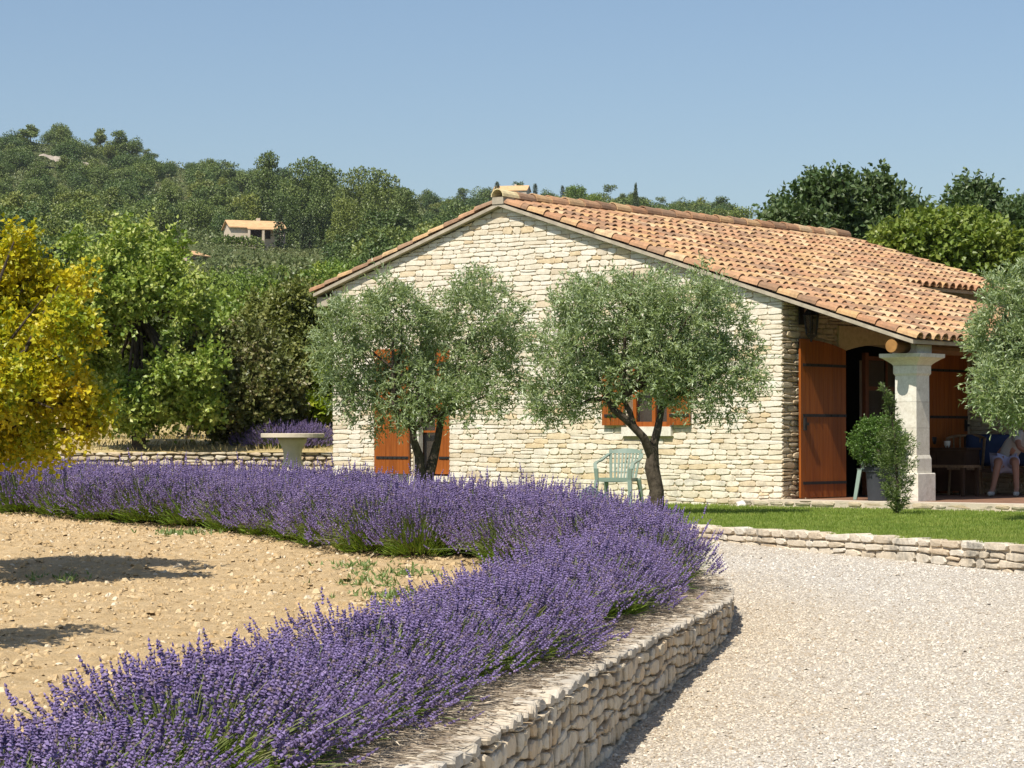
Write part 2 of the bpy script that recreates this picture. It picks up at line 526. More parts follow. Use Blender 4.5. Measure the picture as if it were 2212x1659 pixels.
def H_land(X, Y):
    return np.where((np.asarray(X) < -2.7) & (np.asarray(Y) > 40.2) & (np.asarray(Y) < 60), H_field(X, Y), H_terrain(X, Y))


def grid_mesh(name, xs, ys, fz, mats, parent=None, smooth=True, lo=None):
    nx, ny = len(xs), len(ys)
    Xg, Yg = np.meshgrid(xs, ys)
    Z = fz(Xg, Yg)
    V = np.stack([Xg, Yg, Z], -1).reshape(-1, 3)
    i = np.arange((ny - 1) * nx).reshape(ny - 1, nx)[:, :-1].ravel()
    b = Buf(); b.add(V, np.stack([i, i + 1, i + nx + 1, i + nx], 1))
    return b.build(name, mats, parent, smooth)


def groundmat(name, stops, scale, bmp=0.4, bscale=30, extra=None):
    m, nt, b = newmat(name, 0.95, 0.1)
    col = ramp(nt, fnoise(nt, scale, 8, 0.7), stops)
    L(nt, col, b.inputs['Base Color'])
    bump(nt, b, fnoise(nt, bscale, 6, 0.7), bmp, 0.03)
    return m


M['terrain'] = groundmat('terrain', [(0.3, (0.055, 0.07, 0.022)), (0.55, (0.085, 0.095, 0.034)), (0.7, (0.14, 0.13, 0.06)), (0.85, (0.28, 0.23, 0.13))], 0.05, 0.6, 1.0)
M['dry_field'] = groundmat('dry_field', [(0.3, (0.30, 0.23, 0.10)), (0.5, (0.42, 0.33, 0.16)), (0.7, (0.52, 0.42, 0.22))], 1.6, 0.6, 14)


def N_attr(nt, name):
    return N(nt, 'ShaderNodeAttribute', attribute_name=name).outputs['Fac']


def gravelmat():
    m, nt, b = newmat('gravel_drive', 0.95, 0.12)
    g = N(nt, 'ShaderNodeNewGeometry').outputs['Position']
    v = N(nt, 'ShaderNodeTexVoronoi'); v.inputs['Scale'].default_value = 62; L(nt, g, v.inputs['Vector'])
    sp = N(nt, 'ShaderNodeSeparateColor'); L(nt, v.outputs['Color'], sp.inputs[0])
    col = ramp(nt, sp.outputs[0], [(0, (0.34, 0.29, 0.23)), (0.4, (0.49, 0.45, 0.385)), (0.8, (0.58, 0.545, 0.485)), (1, (0.66, 0.63, 0.575))])
    col = mix(nt, N_attr(nt, 'worn'), col, mix(nt, 1.0, col, (0.96, 0.84, 0.66), 'MULTIPLY'))
    col = mix(nt, 1.0, col, ramp(nt, fnoise(nt, 160, 3, 0.7), [(0.3, (0.75, 0.74, 0.72)), (0.6, (1.05, 1.05, 1.05))]), 'MULTIPLY')
    L(nt, col, b.inputs['Base Color'])
    bump(nt, b, math_(nt, 'SUBTRACT', 1.0, v.outputs['Distance']), 0.8, 0.02)
    return m


M['gravel'] = gravelmat()


def pebblemat(name, stops, worn=False):
    m, nt, b = newmat(name, 0.9, 0.15)
    col = ramp(nt, piece_random(nt), stops)
    col = mix(nt, 1.0, col, ramp(nt, fnoise(nt, 90, 3), [(0.3, (0.85, 0.84, 0.82)), (0.7, (1.06, 1.06, 1.06))]), 'MULTIPLY')
    if worn: col = mix(nt, N_attr(nt, 'worn'), col, mix(nt, 1.0, col, (0.96, 0.84, 0.66), 'MULTIPLY'))
    L(nt, col, b.inputs['Base Color'])
    return m


def worn_amount(X, Y):
    d = np.asarray(X) - wall_x(Y)
    w = 0.45 * np.clip(1.0 - d / 1.3 + 0.35 * fbm2(X, Y, 1.3, 31), 0, 1) * np.clip((np.asarray(Y) - 11.5) / 2.5 + 0.4 * fbm2(X, Y, 2.0, 32), 0, 1)
    return np.clip(w + 0.10 + 0.14 * fbm2(X, Y, 0.8, 33), 0, 0.7)


M['pebble'] = pebblemat('pebble', [(0, (0.36, 0.30, 0.23)), (0.3, (0.49, 0.45, 0.385)), (0.75, (0.61, 0.575, 0.51)), (1, (0.70, 0.67, 0.61))], True)
M['clod'] = pebblemat('clod', [(0, (0.39, 0.275, 0.14)), (0.5, (0.48, 0.355, 0.20)), (0.88, (0.55, 0.43, 0.265)), (1, (0.63, 0.55, 0.42))])


def soilmat():
    m, nt, b = newmat('field_soil', 0.95, 0.1)
    col = ramp(nt, fnoise(nt, 7, 8, 0.75), [(0.3, (0.39, 0.275, 0.14)), (0.5, (0.49, 0.36, 0.20)), (0.7, (0.56, 0.43, 0.26))])
    a = N(nt, 'ShaderNodeAttribute', attribute_name='mulch')
    mp = N(nt, 'ShaderNodeMapping'); mp.inputs['Scale'].default_value = (9, 60, 30)
    mp.inputs['Rotation'].default_value = (0, 0, 0.25)
    L(nt, N(nt, 'ShaderNodeNewGeometry').outputs['Position'], mp.inputs[0])
    n = N(nt, 'ShaderNodeTexNoise'); n.inputs['Scale'].default_value = 1.0; n.inputs['Detail'].default_value = 6
    L(nt, mp.outputs[0], n.inputs[0])
    mul = ramp(nt, n.outputs[0], [(0.35, (0.20, 0.155, 0.105)), (0.5, (0.40, 0.33, 0.25)), (0.68, (0.55, 0.48, 0.38))])
    col = mix(nt, a.outputs['Fac'], col, mul)
    L(nt, col, b.inputs['Base Color'])
    bump(nt, b, fnoise(nt, 34, 6, 0.75), 0.8, 0.03)
    return m


M['soil'] = soilmat()

# ground sheet to the horizon
ys = np.concatenate([np.arange(-30, 60, 1.0), 60 * (1.045 ** np.arange(0, 86))])
xs = np.concatenate([-np.geomspace(62, 2400, 46)[::-1], np.arange(-60, 61, 1.5), np.geomspace(62, 2400, 46)])
ter = grid_mesh('ground', xs, ys, H_terrain, [M['terrain']])
tag(ter, kind='structure')

# dry field behind the back wall
fx = np.concatenate([np.arange(-16, -2.9, 0.4), [-2.78]]); fy = np.arange(40.0, 62, 0.5)
fld = grid_mesh('dry_field', fx, fy, lambda X, Y: H_field(X, Y) + 0.02 + 0.03 * np.sin(Y * 2.6) + 0.02 * fbm2(X, Y, 2.0, 8), [M['dry_field']])
tag(fld, kind='structure')

# gravel drive
gy = np.arange(-4, 30.2, 0.25)
gu = np.linspace(0, 1, 60)
wx = wall_x(gy)
Xg = wx[:, None] - 0.2 + gu[None, :] ** 1.5 * (16 - wx[:, None])
Yg = np.repeat(gy[:, None], len(gu), 1)
Zg = H_gravel(Xg, Yg) + 0.012 * fbm2(Xg, Yg, 1.1, 2)
b = Buf()
nx = len(gu)
i = np.arange((len(gy) - 1) * nx).reshape(len(gy) - 1, nx)[:, :-1].ravel()
b.add(np.stack([Xg, Yg, Zg], -1).reshape(-1, 3), np.stack([i, i + 1, i + nx + 1, i + nx], 1))
gd_ = tag(b.build('gravel_drive', M['gravel'], smooth=True), kind='structure')
at = gd_.data.attributes.new('worn', 'FLOAT', 'POINT')
at.data.foreach_set('value', worn_amount(Xg, Yg).ravel().astype(np.float32))

# tilled soil and planting bed, one sheet up to the wall
rs = np.random.RandomState(11)
sy = np.arange(2.0, 29.4, 0.07)
sx = np.concatenate([np.linspace(-11, -4.6, 25)[:-1], np.linspace(-4.6, 1.66, 120)])
su = (sx + 11) / 12.66
wxs = wall_x(sy) - 0.045
Xs = -11 + su[None, :] * (wxs[:, None] + 11)
Ys = np.repeat(sy[:, None], len(su), 1)
rough = fbm2(Xs, Ys, 4.0, 1) * 0.012 + fbm2(Xs, Ys, 14.0, 4) * 0.010 + (rs.rand(*Xs.shape) - 0.5) * 0.018
dw = np.stack([np.hypot(Xs - WPATH[k, 0], Ys - WPATH[k, 1]) for k in range(0, len(WPATH), 3)]).min(0)
mul = np.clip((0.95 - dw) / 0.35, 0, 1)
Zs = H_soil(Xs, Ys) + rough * (1 - 0.6 * mul) - 0.015 * mul
b = Buf(); nx = len(su)
i = np.arange((len(sy) - 1) * nx).reshape(len(sy) - 1, nx)[:, :-1].ravel()
b.add(np.stack([Xs, Ys, Zs], -1).reshape(-1, 3), np.stack([i, i + 1, i + nx + 1, i + nx], 1))
so = b.build('soil', M['soil'], smooth=False)
at = so.data.attributes.new('mulch', 'FLOAT', 'POINT')
at.data.foreach_set('value', mul.ravel().astype(np.float32))
tag(so, kind='structure')

# lawn base
ly = np.arange(12.0, 37, 0.3)
lu = np.linspace(0, 1, 40)
lx = lawn_x(ly) + 0.10
Xl = lx[:, None] + lu[None, :] * (16 - lx[:, None]); Yl = np.repeat(ly[:, None], len(lu), 1)
Zl = Z_LAWN + 0.006 * fbm2(Xl, Yl, 1.0, 6)
b = Buf(); nx = len(lu)
i = np.arange((len(ly) - 1) * nx).reshape(len(ly) - 1, nx)[:, :-1].ravel()
b.add(np.stack([Xl, Yl, Zl], -1).reshape(-1, 3), np.stack([i, i + 1, i + nx + 1, i + nx], 1))
M['lawn'] = groundmat('lawn_ground', [(0.3, (0.09, 0.14, 0.018)), (0.55, (0.14, 0.21, 0.028)), (0.75, (0.20, 0.25, 0.05))], 3.0, 0.5, 60)
tag(b.build('lawn', M['lawn'], smooth=True), kind='structure')

# ------------------------------------------------------------------ stone walls
def stone_layout(rng, s_a, s_b, z_a, z_b, hr, wr, holes=(), top=None, wav=0.010, split=0.10, gap=0.006):
    """rough courses; returns stones as (s0, s1, zb(3), zt(3))"""
    out = []
    zs = [z_a]
    while zs[-1] < z_b: zs.append(zs[-1] + rng.uniform(*hr))
    ph = rng.rand(len(zs), 4) * 6.28

    def edge(k, s):
        if k == 0: return zs[0]
        return zs[k] + wav * (math.sin(s * 2.1 + ph[k, 0]) + 0.8 * math.sin(s * 5.3 + ph[k, 1]) + 0.5 * math.sin(s * 11 + ph[k, 2]))
    for k in range(len(zs) - 1):
        zm = (zs[k] + zs[k + 1]) / 2
        ivs = [(s_a, s_b)]
        for (h0, h1, q0, q1) in holes:
            if q0 - 0.02 < zm < q1 + 0.02:
                nv = []
                for a, c in ivs:
                    if h1 <= a or h0 >= c: nv.append((a, c)); continue
                    if h0 > a: nv.append((a, h0))
                    if h1 < c: nv.append((h1, c))
                ivs = nv
        for a, c in ivs:
            if c - a < 0.03: continue
            cuts = [a]
            while cuts[-1] < c - wr[0]:
                cuts.append(min(c, cuts[-1] + wr[0] + (wr[1] - wr[0]) * rng.beta(1.6, 2.0)))
            if c - cuts[-1] > 1e-6:
                if len(cuts) > 1: cuts[-1] = c
                else: cuts.append(c)
            for s0, s1 in zip(cuts[:-1], cuts[1:]):
                sm = (s0 + s1) / 2
                zb = [edge(k, s0), edge(k, sm), edge(k, s1)]
                zt = [edge(k + 1, s0), edge(k + 1, sm), edge(k + 1, s1)]
                j = rng.uniform(-0.006, 0.006, 6)
                zb = [zb[q] + j[q] for q in range(3)]; zt = [zt[q] + j[3 + q] for q in range(3)]
                if top is not None:
                    lim = [top(s0), top(sm), top(s1)]
                    zt = [min(zt[q], lim[q]) for q in range(3)]
                    if max(zt[q] - zb[q] for q in range(3)) < 0.018: continue
                    zt = [max(zt[q], zb[q] + 0.004) for q in range(3)]
                if rng.rand() < split and s1 - s0 > 0.12 and min(zt[q] - zb[q] for q in range(3)) > 0.065:
                    f = rng.uniform(0.4, 0.6)
                    zmid = [zb[q] + (zt[q] - zb[q]) * (f + rng.uniform(-.08, .08)) for q in range(3)]
                    out.append((s0, s1, zb, zmid)); out.append((s0, s1, zmid, zt))
                else:
                    out.append((s0, s1, zb, zt))
    return out


def stone_geo(rng, st, mapf, depth=0.06, bulge=0.012, gap=0.006, cut=0.5, offs=0.008, gs=None, ins=(0.020, 0.014)):
    s0, s1, zb, zt = st
    w = s1 - s0; h = (sum(zt) - sum(zb)) / 3
    g = gap * rng.uniform(0.6, 1.7)
    gs_ = g if gs is None else gs
    s0 += gs_ * rng.uniform(0.3, 1.2); s1 -= gs_ * rng.uniform(0.3, 1.2)
    c = min(w, h) * 0.28 * cut * rng.uniform(0.6, 1.5, 4)
    sm = (s0 + s1) / 2 + rng.uniform(-.15, .15) * w
    zb = [z + g * 0.8 for z in zb]; zt = [z - g * 0.8 for z in zt]
    zl = (zb[0] + zt[0]) / 2 + rng.uniform(-.15, .15) * h; zr = (zb[2] + zt[2]) / 2 + rng.uniform(-.15, .15) * h
    e = 0.35
    O = np.array([(s0 + c[0], zb[0] + c[0] * e), (sm, zb[1]), (s1 - c[1], zb[2] + c[1] * e), (s1, zr), (s1 - c[2], zt[2] - c[2] * e), (sm + rng.uniform(-.1, .1) * w, zt[1]), (s0 + c[3], zt[0] - c[3] * e), (s0, zl)])
    cen = np.array([(s0 + s1) / 2, (sum(zb) + sum(zt)) / 6])
    off = rng.uniform(-offs, offs)
    inn = cen + (O - cen) * np.array([1 - min(0.35, ins[0] / max(w, 0.02)), 1 - min(0.4, ins[1] / max(h, 0.02))])
    ring = [np.c_[O, np.full(8, -depth)], np.c_[O, np.full(8, off - bulge * 0.8)], np.c_[inn, off + bulge * rng.uniform(0.35, 1.0, 8)], np.array([[cen[0], cen[1], off + bulge * rng.uniform(0.7, 1.2)]])]
    Q = np.vstack(ring)
    V = mapf(Q[:, 0], Q[:, 1], Q[:, 2])
    fq = [(r * 8 + k, r * 8 + (k + 1) % 8, (r + 1) * 8 + (k + 1) % 8, (r + 1) * 8 + k) for r in (0, 1) for k in range(8)]
    ft = [(16 + k, 16 + (k + 1) % 8, 24) for k in range(8)]
    return V, fq + ft


def place_stones(stones, geos, mat, parent, limit=300, name='stone', stuff='stonework', origin=None):
    """the largest in view as objects of their own, the rest joined in one part; parent sits at `origin`"""
    o0 = np.array(origin if origin is not None else (0, 0, 0), float)
    cen = [g[0].mean(0) for g in geos]
    area = [(s[1] - s[0]) * (sum(s[3]) - sum(s[2])) / max(c[1], 3.0) ** 2 for s, c in zip(stones, cen)]
    vis = [abs(c[0] / max(c[1], .1)) < 0.212 and c[1] > 5 for c in cen]
    order = sorted(range(len(stones)), key=lambda k: (-int(vis[k]), -area[k]))
    pick = order[:limit]
    for k in pick:
        V, f = geos[k]
        b = Buf(); b.addmix(V, f)
        b.build(name, mat, parent, smooth=False, off=cen[k], loc=cen[k] - o0)
    rest = order[limit:]
    if rest:
        b = Buf()
        for k in rest: b.addmix(geos[k][0] - o0, geos[k][1])
        tag(b.build(stuff, mat, parent, smooth=False), kind='stuff')


class Path:
    """arc-length walk along a plan curve; right hand side is the face"""
    def __init__(self, P, side=1):
        self.P = np.asarray(P, float)
        d = np.diff(self.P, axis=0)
        self.s = np.concatenate([[0], np.cumsum(np.hypot(d[:, 0], d[:, 1]))])
        t = unit(np.gradient(self.P, axis=0))
        self.nrm = np.stack([t[:, 1], -t[:, 0]], 1) * side

    def at(self, s, d=0.0):
        x = np.interp(s, self.s, self.P[:, 0]); y = np.interp(s, self.s, self.P[:, 1])
        nx = np.interp(s, self.s, self.nrm[:, 0]); ny = np.interp(s, self.s, self.nrm[:, 1])
        return x + nx * d, y + ny * d

    def map(self, s, z, d):
        x, y = self.at(s, d)
        return np.stack([x, y, z], -1)

    def strip(self, b, s0, s1, z0, z1, d0, d1, n=60, mi=0):
        """a wall body between offsets d0 (back) and d1 (front); z0, z1 functions of s"""
        ss = np.linspace(s0, s1, n)
        V = []
        for s in ss:
            for d, zf in ((d0, z0), (d1, z0), (d1, z1), (d0, z1)):
                x, y = self.at(s, d); V.append((x, y, zf(s)))
        f = []
        for k in range(n - 1):
            for q in range(4):
                q2 = (q + 1) % 4
                f.append((k * 4 + q, k * 4 + q2, k * 4 + 4 + q2, k * 4 + 4 + q))
        e = (n - 1) * 4
        f += [(0, 3, 2, 1), (e, e + 1, e + 2, e + 3)]
        b.addmix(V, f, mi)


# the near retaining wall along the drive
wp = Path(WPATH)
rng = np.random.RandomState(21)
s_at = lambda Y: float(np.interp(Y, WPATH[:, 1], wp.s))
sA, sB = s_at(5.0), s_at(22.6)


def wtop(s):
    x, y = wp.at(s)
    return float(H_soil(x, y)) + 0.005


rw = empty('retaining_wall', (0, 0, 0), label='low curved dry stone retaining wall holding the lavender bed beside the gravel drive', cat='stone wall')
b = Buf()
wp.strip(b, sA - 1, sB + 3, lambda s: -0.3, lambda s: wtop(s) - 0.03, -0.32, -0.035, 90)
b.build('wall_core', M['dry_joint'], rw)
st = stone_layout(rng, sA, sB, -0.12, 0.75, (0.050, 0.100), (0.05, 0.21), top=lambda s: wtop(s) - 0.055, wav=0.018, split=0.15)
# stones wholly under the gravel are left out
st = [q for q in st if max(q[3]) > float(H_gravel(0, wp.at((q[0] + q[1]) / 2)[1])) - 0.01]
caps = []
s = sA
while s < sB:
    w = rng.uniform(0.06, 0.20)
    z1 = [wtop(s) + rng.uniform(-0.014, 0.018) for _ in range(3)]
    caps.append((s, s + w, [wtop(s) - 0.055 + rng.uniform(-.008, .008)] * 3, z1)); s += w
geos = [stone_geo(rng, q, wp.map, 0.05, 0.006, 0.0050, 0.75, 0.011, 0.006, (0.018, 0.011)) for q in st]
gcap = [stone_geo(rng, q, wp.map, rng.uniform(0.08, 0.16), 0.007, 0.006, 0.8, 0.020, 0.006, (0.02, 0.012)) for q in caps]
# cap stones need a top face
for q, g in zip(caps, gcap): g[1].append((3, 4, 5, 6)); g[1].append((7, 0, 1, 2)); g[1].append((7, 2, 3, 6))
M['cap_stone'] = stonemat('cap_stone', [(0, (0.44, 0.40, 0.33)), (0.5, (0.54, 0.50, 0.43)), (1, (0.50, 0.43, 0.33))], 0.5, gcol=(0.20, 0.185, 0.16), bmp=0.8)
place_stones(st, geos, M['dry_stone'], rw, 300)
place_stones(caps, gcap, M['cap_stone'], rw, 300, 'cap_stone', 'cap_stonework')

# low wall in front of the lawn
lp = Path(LPATH[::-1], 1)
lp = Path(LPATH, -1)
lw = empty('lawn_wall', (0, 0, 0), label='low pale stone edging wall between the lawn and the gravel drive', cat='stone wall')
sl0, sl1 = float(np.interp(17.5, LPATH[:, 1], lp.s)), float(np.interp(28.5, LPATH[:, 1], lp.s))
b = Buf()
lp.strip(b, sl0, sl1, lambda s: 0.1, lambda s: Z_LAWN + 0.0, -0.20, -0.03, 50)
b.build('wall_core', M['mortar'], lw)
st = stone_layout(rng, sl0, sl1, 0.30, 0.72, (0.062, 0.092), (0.12, 0.36), top=lambda s: Z_LAWN - 0.045, wav=0.008)
st = [q for q in st if max(q[3]) > float(H_gravel(0, lp.at((q[0] + q[1]) / 2)[1])) - 0.005]
caps = []; s = sl0
while s < sl1:
    w = rng.uniform(0.16, 0.42)
    caps.append((s, s + w, [Z_LAWN - 0.042] * 3, [Z_LAWN + 0.035 + rng.uniform(-.010, .012) for _ in range(3)])); s += w
geos = [stone_geo(rng, q, lp.map, 0.05, 0.007, 0.005, 0.8, 0.010, 0.003, (0.018, 0.012)) for q in st]
gcap = [stone_geo(rng, q, lp.map, 0.17, 0.008, 0.005, 0.8, 0.012, 0.004, (0.018, 0.012)) for q in caps]
for q, g in zip(caps, gcap): g[1].append((3, 4, 5, 6)); g[1].append((7, 0, 1, 2)); g[1].append((7, 2, 3, 6))
# the stones run with s from near to far on the mirrored side: turn faces outward
geos = [(g[0], [f[::-1] for f in g[1]]) for g in geos]; gcap = [(g[0], [f[::-1] for f in g[1]]) for g in gcap]
place_stones(st + caps, geos + gcap, M['lawn_stone'], lw, 300)

# ------------------------------------------------------------------ the house
TH = math.atan2(5.6, 6.594)
LC = np.array([-2.874, 40.0])                    # left corner of the gable
UV = np.array([math.cos(TH), -math.sin(TH)])     # along the gable, left to right
VV = np.array([math.sin(TH), math.cos(TH)])      # along the house, away from the gable
GW = 8.65
RID = 3.58
ZR = 5.10
SL = 0.312
EAVE = 10.85
LEN = 9.54
ZB = 0.60                                         # foot of the walls
ZF = 0.765                                        # terrace floor


def G(t, w, z):
    t = np.asarray(t, float); w = np.asarray(w, float); z = np.asarray(z, float)
    t, w, z = np.broadcast_arrays(t, w, z)
    return np.stack([LC[0] + UV[0] * t + VV[0] * w, LC[1] + UV[1] * t + VV[1] * w, z], -1)


def gp(t, w, z): return Vector(G(t, w, z))


def t_px(px):
    """where the gable is met at picture column px"""
    a = (px - 512) / F
    return (a * LC[1] - LC[0]) / (UV[0] - a * UV[1])


def zu(t): return ZR - SL * np.abs(np.asarray(t, float) - RID)


HO = tuple(G(GW, 0, ZB))
house = empty('farmhouse', HO, 0, 'cream stone farmhouse with low pitched canal tiled roof and orange brown shutters', 'house')


def hbuild(b, name, mat, parent=None, smooth=False):
    """house part whose vertices are in world space"""
    par = parent if parent is not None else house
    return b.build(name, mat, par, smooth, off=HO)


def gbox(b, t0, t1, w0, w1, z0, z1, mi=0):
    P = [G(t0, w0, z0), G(t1, w0, z0), G(t1, w1, z0), G(t0, w1, z0), G(t0, w0, z1), G(t1, w0, z1), G(t1, w1, z1), G(t0, w1, z1)]
    b.hexa(np.array(P), mi)


# openings of the gable: (t0, t1, z0, z1)
dt0, dt1 = t_px(412.5), t_px(449.0)
D1 = (dt0, dt1, 1.02, 3.02)
wt0, wt1 = t_px(627.0), t_px(669.0)
W1 = (wt0, wt1, 1.77, 2.80)
# openings of the porch wall: (w0, w1, z0, z1)
P1 = (1.48, 3.70, ZF, 2.90)

# gable wall core: columns between openings so that the holes are real
b = Buf()


def gable_core(b, t0, t1, z0, z1f, w0, w1, n=6):
    ts = np.linspace(t0, t1, n + 1)
    for a, c in zip(ts[:-1], ts[1:]):
        P = [G(a, w0, z0), G(c, w0, z0), G(c, w1, z0), G(a, w1, z0), G(a, w0, z1f(a)), G(c, w0, z1f(c)), G(c, w1, z1f(c)), G(a, w1, z1f(a))]
        b.hexa(np.array(P))


zt_ = lambda t: float(zu(t)) - 0.02
WD = 0.017
gable_core(b, 0.02, D1[0], ZB - .3, zt_, WD, 0.35)
gable_core(b, D1[0], D1[1], ZB - .3, lambda t: D1[2], WD, 0.35, 1)
gable_core(b, D1[0], D1[1], D1[3], zt_, WD, 0.35, 2)
gable_core(b, D1[1], RID, ZB - .3, zt_, WD, 0.35)
gable_core(b, RID, W1[0], ZB - .3, zt_, WD, 0.35)
gable_core(b, W1[0], W1[1], ZB - .3, lambda t: W1[2], WD, 0.35, 1)
gable_core(b, W1[0], W1[1], W1[3], zt_, WD, 0.35, 2)
gable_core(b, W1[1], GW - 0.03, ZB - .3, zt_, WD, 0.35)
gwall = hbuild(b, 'wall', M['mortar'])
rng = np.random.RandomState(5)
holes = [D1, W1, (t_px(623.5), t_px(673), 1.62, 1.77), (dt0 - 0.02, dt1 + 0.05, 0.93, 1.02)]
st = stone_layout(rng, 0.0, GW, ZB - 0.05, 5.2, (0.058, 0.092), (0.13, 0.46), holes=holes, top=lambda t: float(zu(t)) - 0.012, wav=0.0075, split=0.07)
gmap = lambda s, z, d: G(s, -d + 0.0, z)
geos = [stone_geo(rng, q, gmap, 0.035, 0.0030, 0.0027, 0.7, 0.005, 0.0010, (0.014, 0.008)) for q in st]
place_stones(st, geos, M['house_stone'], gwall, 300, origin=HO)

# left flank and back, plain
b = Buf()
gbox(b, 0.02, 0.33, 0.352, LEN - 0.3, ZB - .3, float(zu(0.02)) - 0.03)
gbox(b, 0.02, GW - 0.03, LEN - 0.29, LEN - 0.05, ZB - .3, float(zu(GW)) - 0.03)
hbuild(b, 'back_wall', M['mortar'])

# porch wall (side of the house under the roof)
b = Buf()
gbox(b, GW - 0.38, GW - 0.03, 0.352, P1[0], ZB - .3, float(zu(GW)) - 0.02)
gbox(b, GW - 0.38, GW - 0.03, P1[0], P1[1], 3.06, float(zu(GW)) - 0.02)
gbox(b, GW - 0.38, GW - 0.03, P1[1], LEN - 0.3, ZB - .3, float(zu(GW)) - 0.02)
pwall = hbuild(b, 'porch_wall', M['mortar'])
st = stone_layout(rng, 0.0, LEN - 0.3, ZB, 3.6, (0.055, 0.095), (0.09, 0.36), holes=[(P1[0] - .02, P1[1] + .02, ZF, 3.20)], top=lambda s: float(zu(GW)) - 0.02, wav=0.010, split=0.2)
smap = lambda s, z, d: G(GW + d, s, z)
geos = [stone_geo(rng, q, smap, 0.035, 0.007, 0.006, 0.8, 0.012, 0.004, (0.016, 0.012)) for q in st]
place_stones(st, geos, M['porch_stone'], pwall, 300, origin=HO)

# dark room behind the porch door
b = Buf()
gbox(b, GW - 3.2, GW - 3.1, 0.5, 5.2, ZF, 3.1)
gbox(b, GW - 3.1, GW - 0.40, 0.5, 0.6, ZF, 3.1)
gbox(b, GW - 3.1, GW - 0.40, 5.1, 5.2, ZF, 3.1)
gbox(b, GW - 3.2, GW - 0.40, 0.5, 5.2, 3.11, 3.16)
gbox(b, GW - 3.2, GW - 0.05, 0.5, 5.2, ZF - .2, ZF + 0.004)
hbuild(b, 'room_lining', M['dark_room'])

# end wall of the porch
b = Buf()
gbox(b, GW - 0.02, 10.6, 5.13, 5.45, ZB - .3, 2.55)
ewall = hbuild(b, 'porch_end_wall', M['mortar'])
b = Buf()
for a_, c_ in zip(np.linspace(GW - .02, 10.6, 7)[:-1], np.linspace(GW - .02, 10.6, 7)[1:]):
    P = [G(a_, 5.13, 2.552), G(c_, 5.13, 2.552), G(c_, 5.45, 2.552), G(a_, 5.45, 2.552)] + [G(q_, w_, float(zu(q_)) - 0.01) for q_, w_ in ((a_, 5.13), (c_, 5.13), (c_, 5.45), (a_, 5.45))]
    b.hexa(np.array(P))
hbuild(b, 'wall_head', M['mortar'], ewall)
st = stone_layout(rng, GW, 10.6, ZF, 3.3, (0.055, 0.095), (0.10, 0.40), top=lambda t: float(zu(t)) - 0.03, wav=0.009, split=0.1)
emap = lambda s, z, d: G(s, 5.10 - d, z)
geos = [stone_geo(rng, q, emap, 0.035, 0.007, 0.006, 0.8, 0.010, 0.004, (0.016, 0.012)) for q in st]
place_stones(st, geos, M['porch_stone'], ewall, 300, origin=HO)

# arched lintel over the porch door
b = Buf()
nA = 14
aw = np.linspace(P1[0] - 0.10, P1[1] + 0.10, nA + 1)


def arch(w):
    q = (w - (P1[0] + P1[1]) / 2) / ((P1[1] - P1[0]) / 2)
    return 2.83 + 0.13 * max(0.0, 1 - q * q)


for a, c in zip(aw[:-1], aw[1:]):
    za, zc = arch(a), arch(c)
    P = [G(GW - .3, a, za), G(GW + .03, a, za), G(GW + .03, c, zc), G(GW - .3, c, zc), G(GW - .3, a, 3.20), G(GW + .03, a, 3.20), G(GW + .03, c, 3.20), G(GW - .3, c, 3.20)]
    b.hexa(np.array(P))
hbuild(b, 'lintel', M['lintel_stone'])


def shutter(plane, a0, a1, z0, ztop, n, off, straps, label=None, par=None, latch=None):
    """boarded shutter on 'gable' or 'side', boards along z; ztop is a function of the position"""
    def fr(a, d, z):
        return G(a, -d, z) if plane == 'gable' else G(GW + d, a, z)

    def bx(b, p0, p1, d0, d1, q0, q1, q0b=None, q1b=None):
        q0b = q0 if q0b is None else q0b; q1b = q1 if q1b is None else q1b
        P = [fr(p0, d0, q0), fr(p1, d0, q0b), fr(p1, d1, q0b), fr(p0, d1, q0), fr(p0, d0, q1), fr(p1, d0, q1b), fr(p1, d1, q1b), fr(p0, d1, q1)]
        b.hexa(np.array(P))
    b = Buf()
    bx(b, a0 + .01, a1 - .01, off, off + 0.014, z0 + .005, min(ztop(a0), ztop(a1)) - .005)
    sh = hbuild(b, 'shutter', M['shutter_wood'])
    if label: sh['label'] = label
    e = np.linspace(a0, a1, n + 1)
    for p, q in zip(e[:-1], e[1:]):
        b = Buf(); g = 0.0022
        bx(b, p + g, q - g, off + 0.0145, off + 0.040, z0, ztop(p), None, ztop(q))
        hbuild(b, 'plank', M['shutter_wood'], sh)
    for zc in straps:
        b = Buf()
        bx(b, a0 + 0.05, a1 - 0.005, off + 0.041, off + 0.049, zc - 0.02, zc + 0.02)
        for q in np.linspace(a0 + .1, a1 - .05, 7):
            bx(b, q - .011, q + .011, off + 0.0492, off + 0.058, zc - 0.011, zc + 0.011)
        hbuild(b, 'hinge_strap', M['iron'], sh)
    if latch is not None:
        b = Buf(); bx(b, latch[0] - .02, latch[0] + .02, off + 0.041, off + .075, latch[1] - .09, latch[1] + .09)
        bx(b, latch[0] - .05, latch[0] + .05, off + 0.0755, off + .095, latch[1] - .02, latch[1] + .02)
        hbuild(b, 'latch', M['iron'], sh)
    return sh


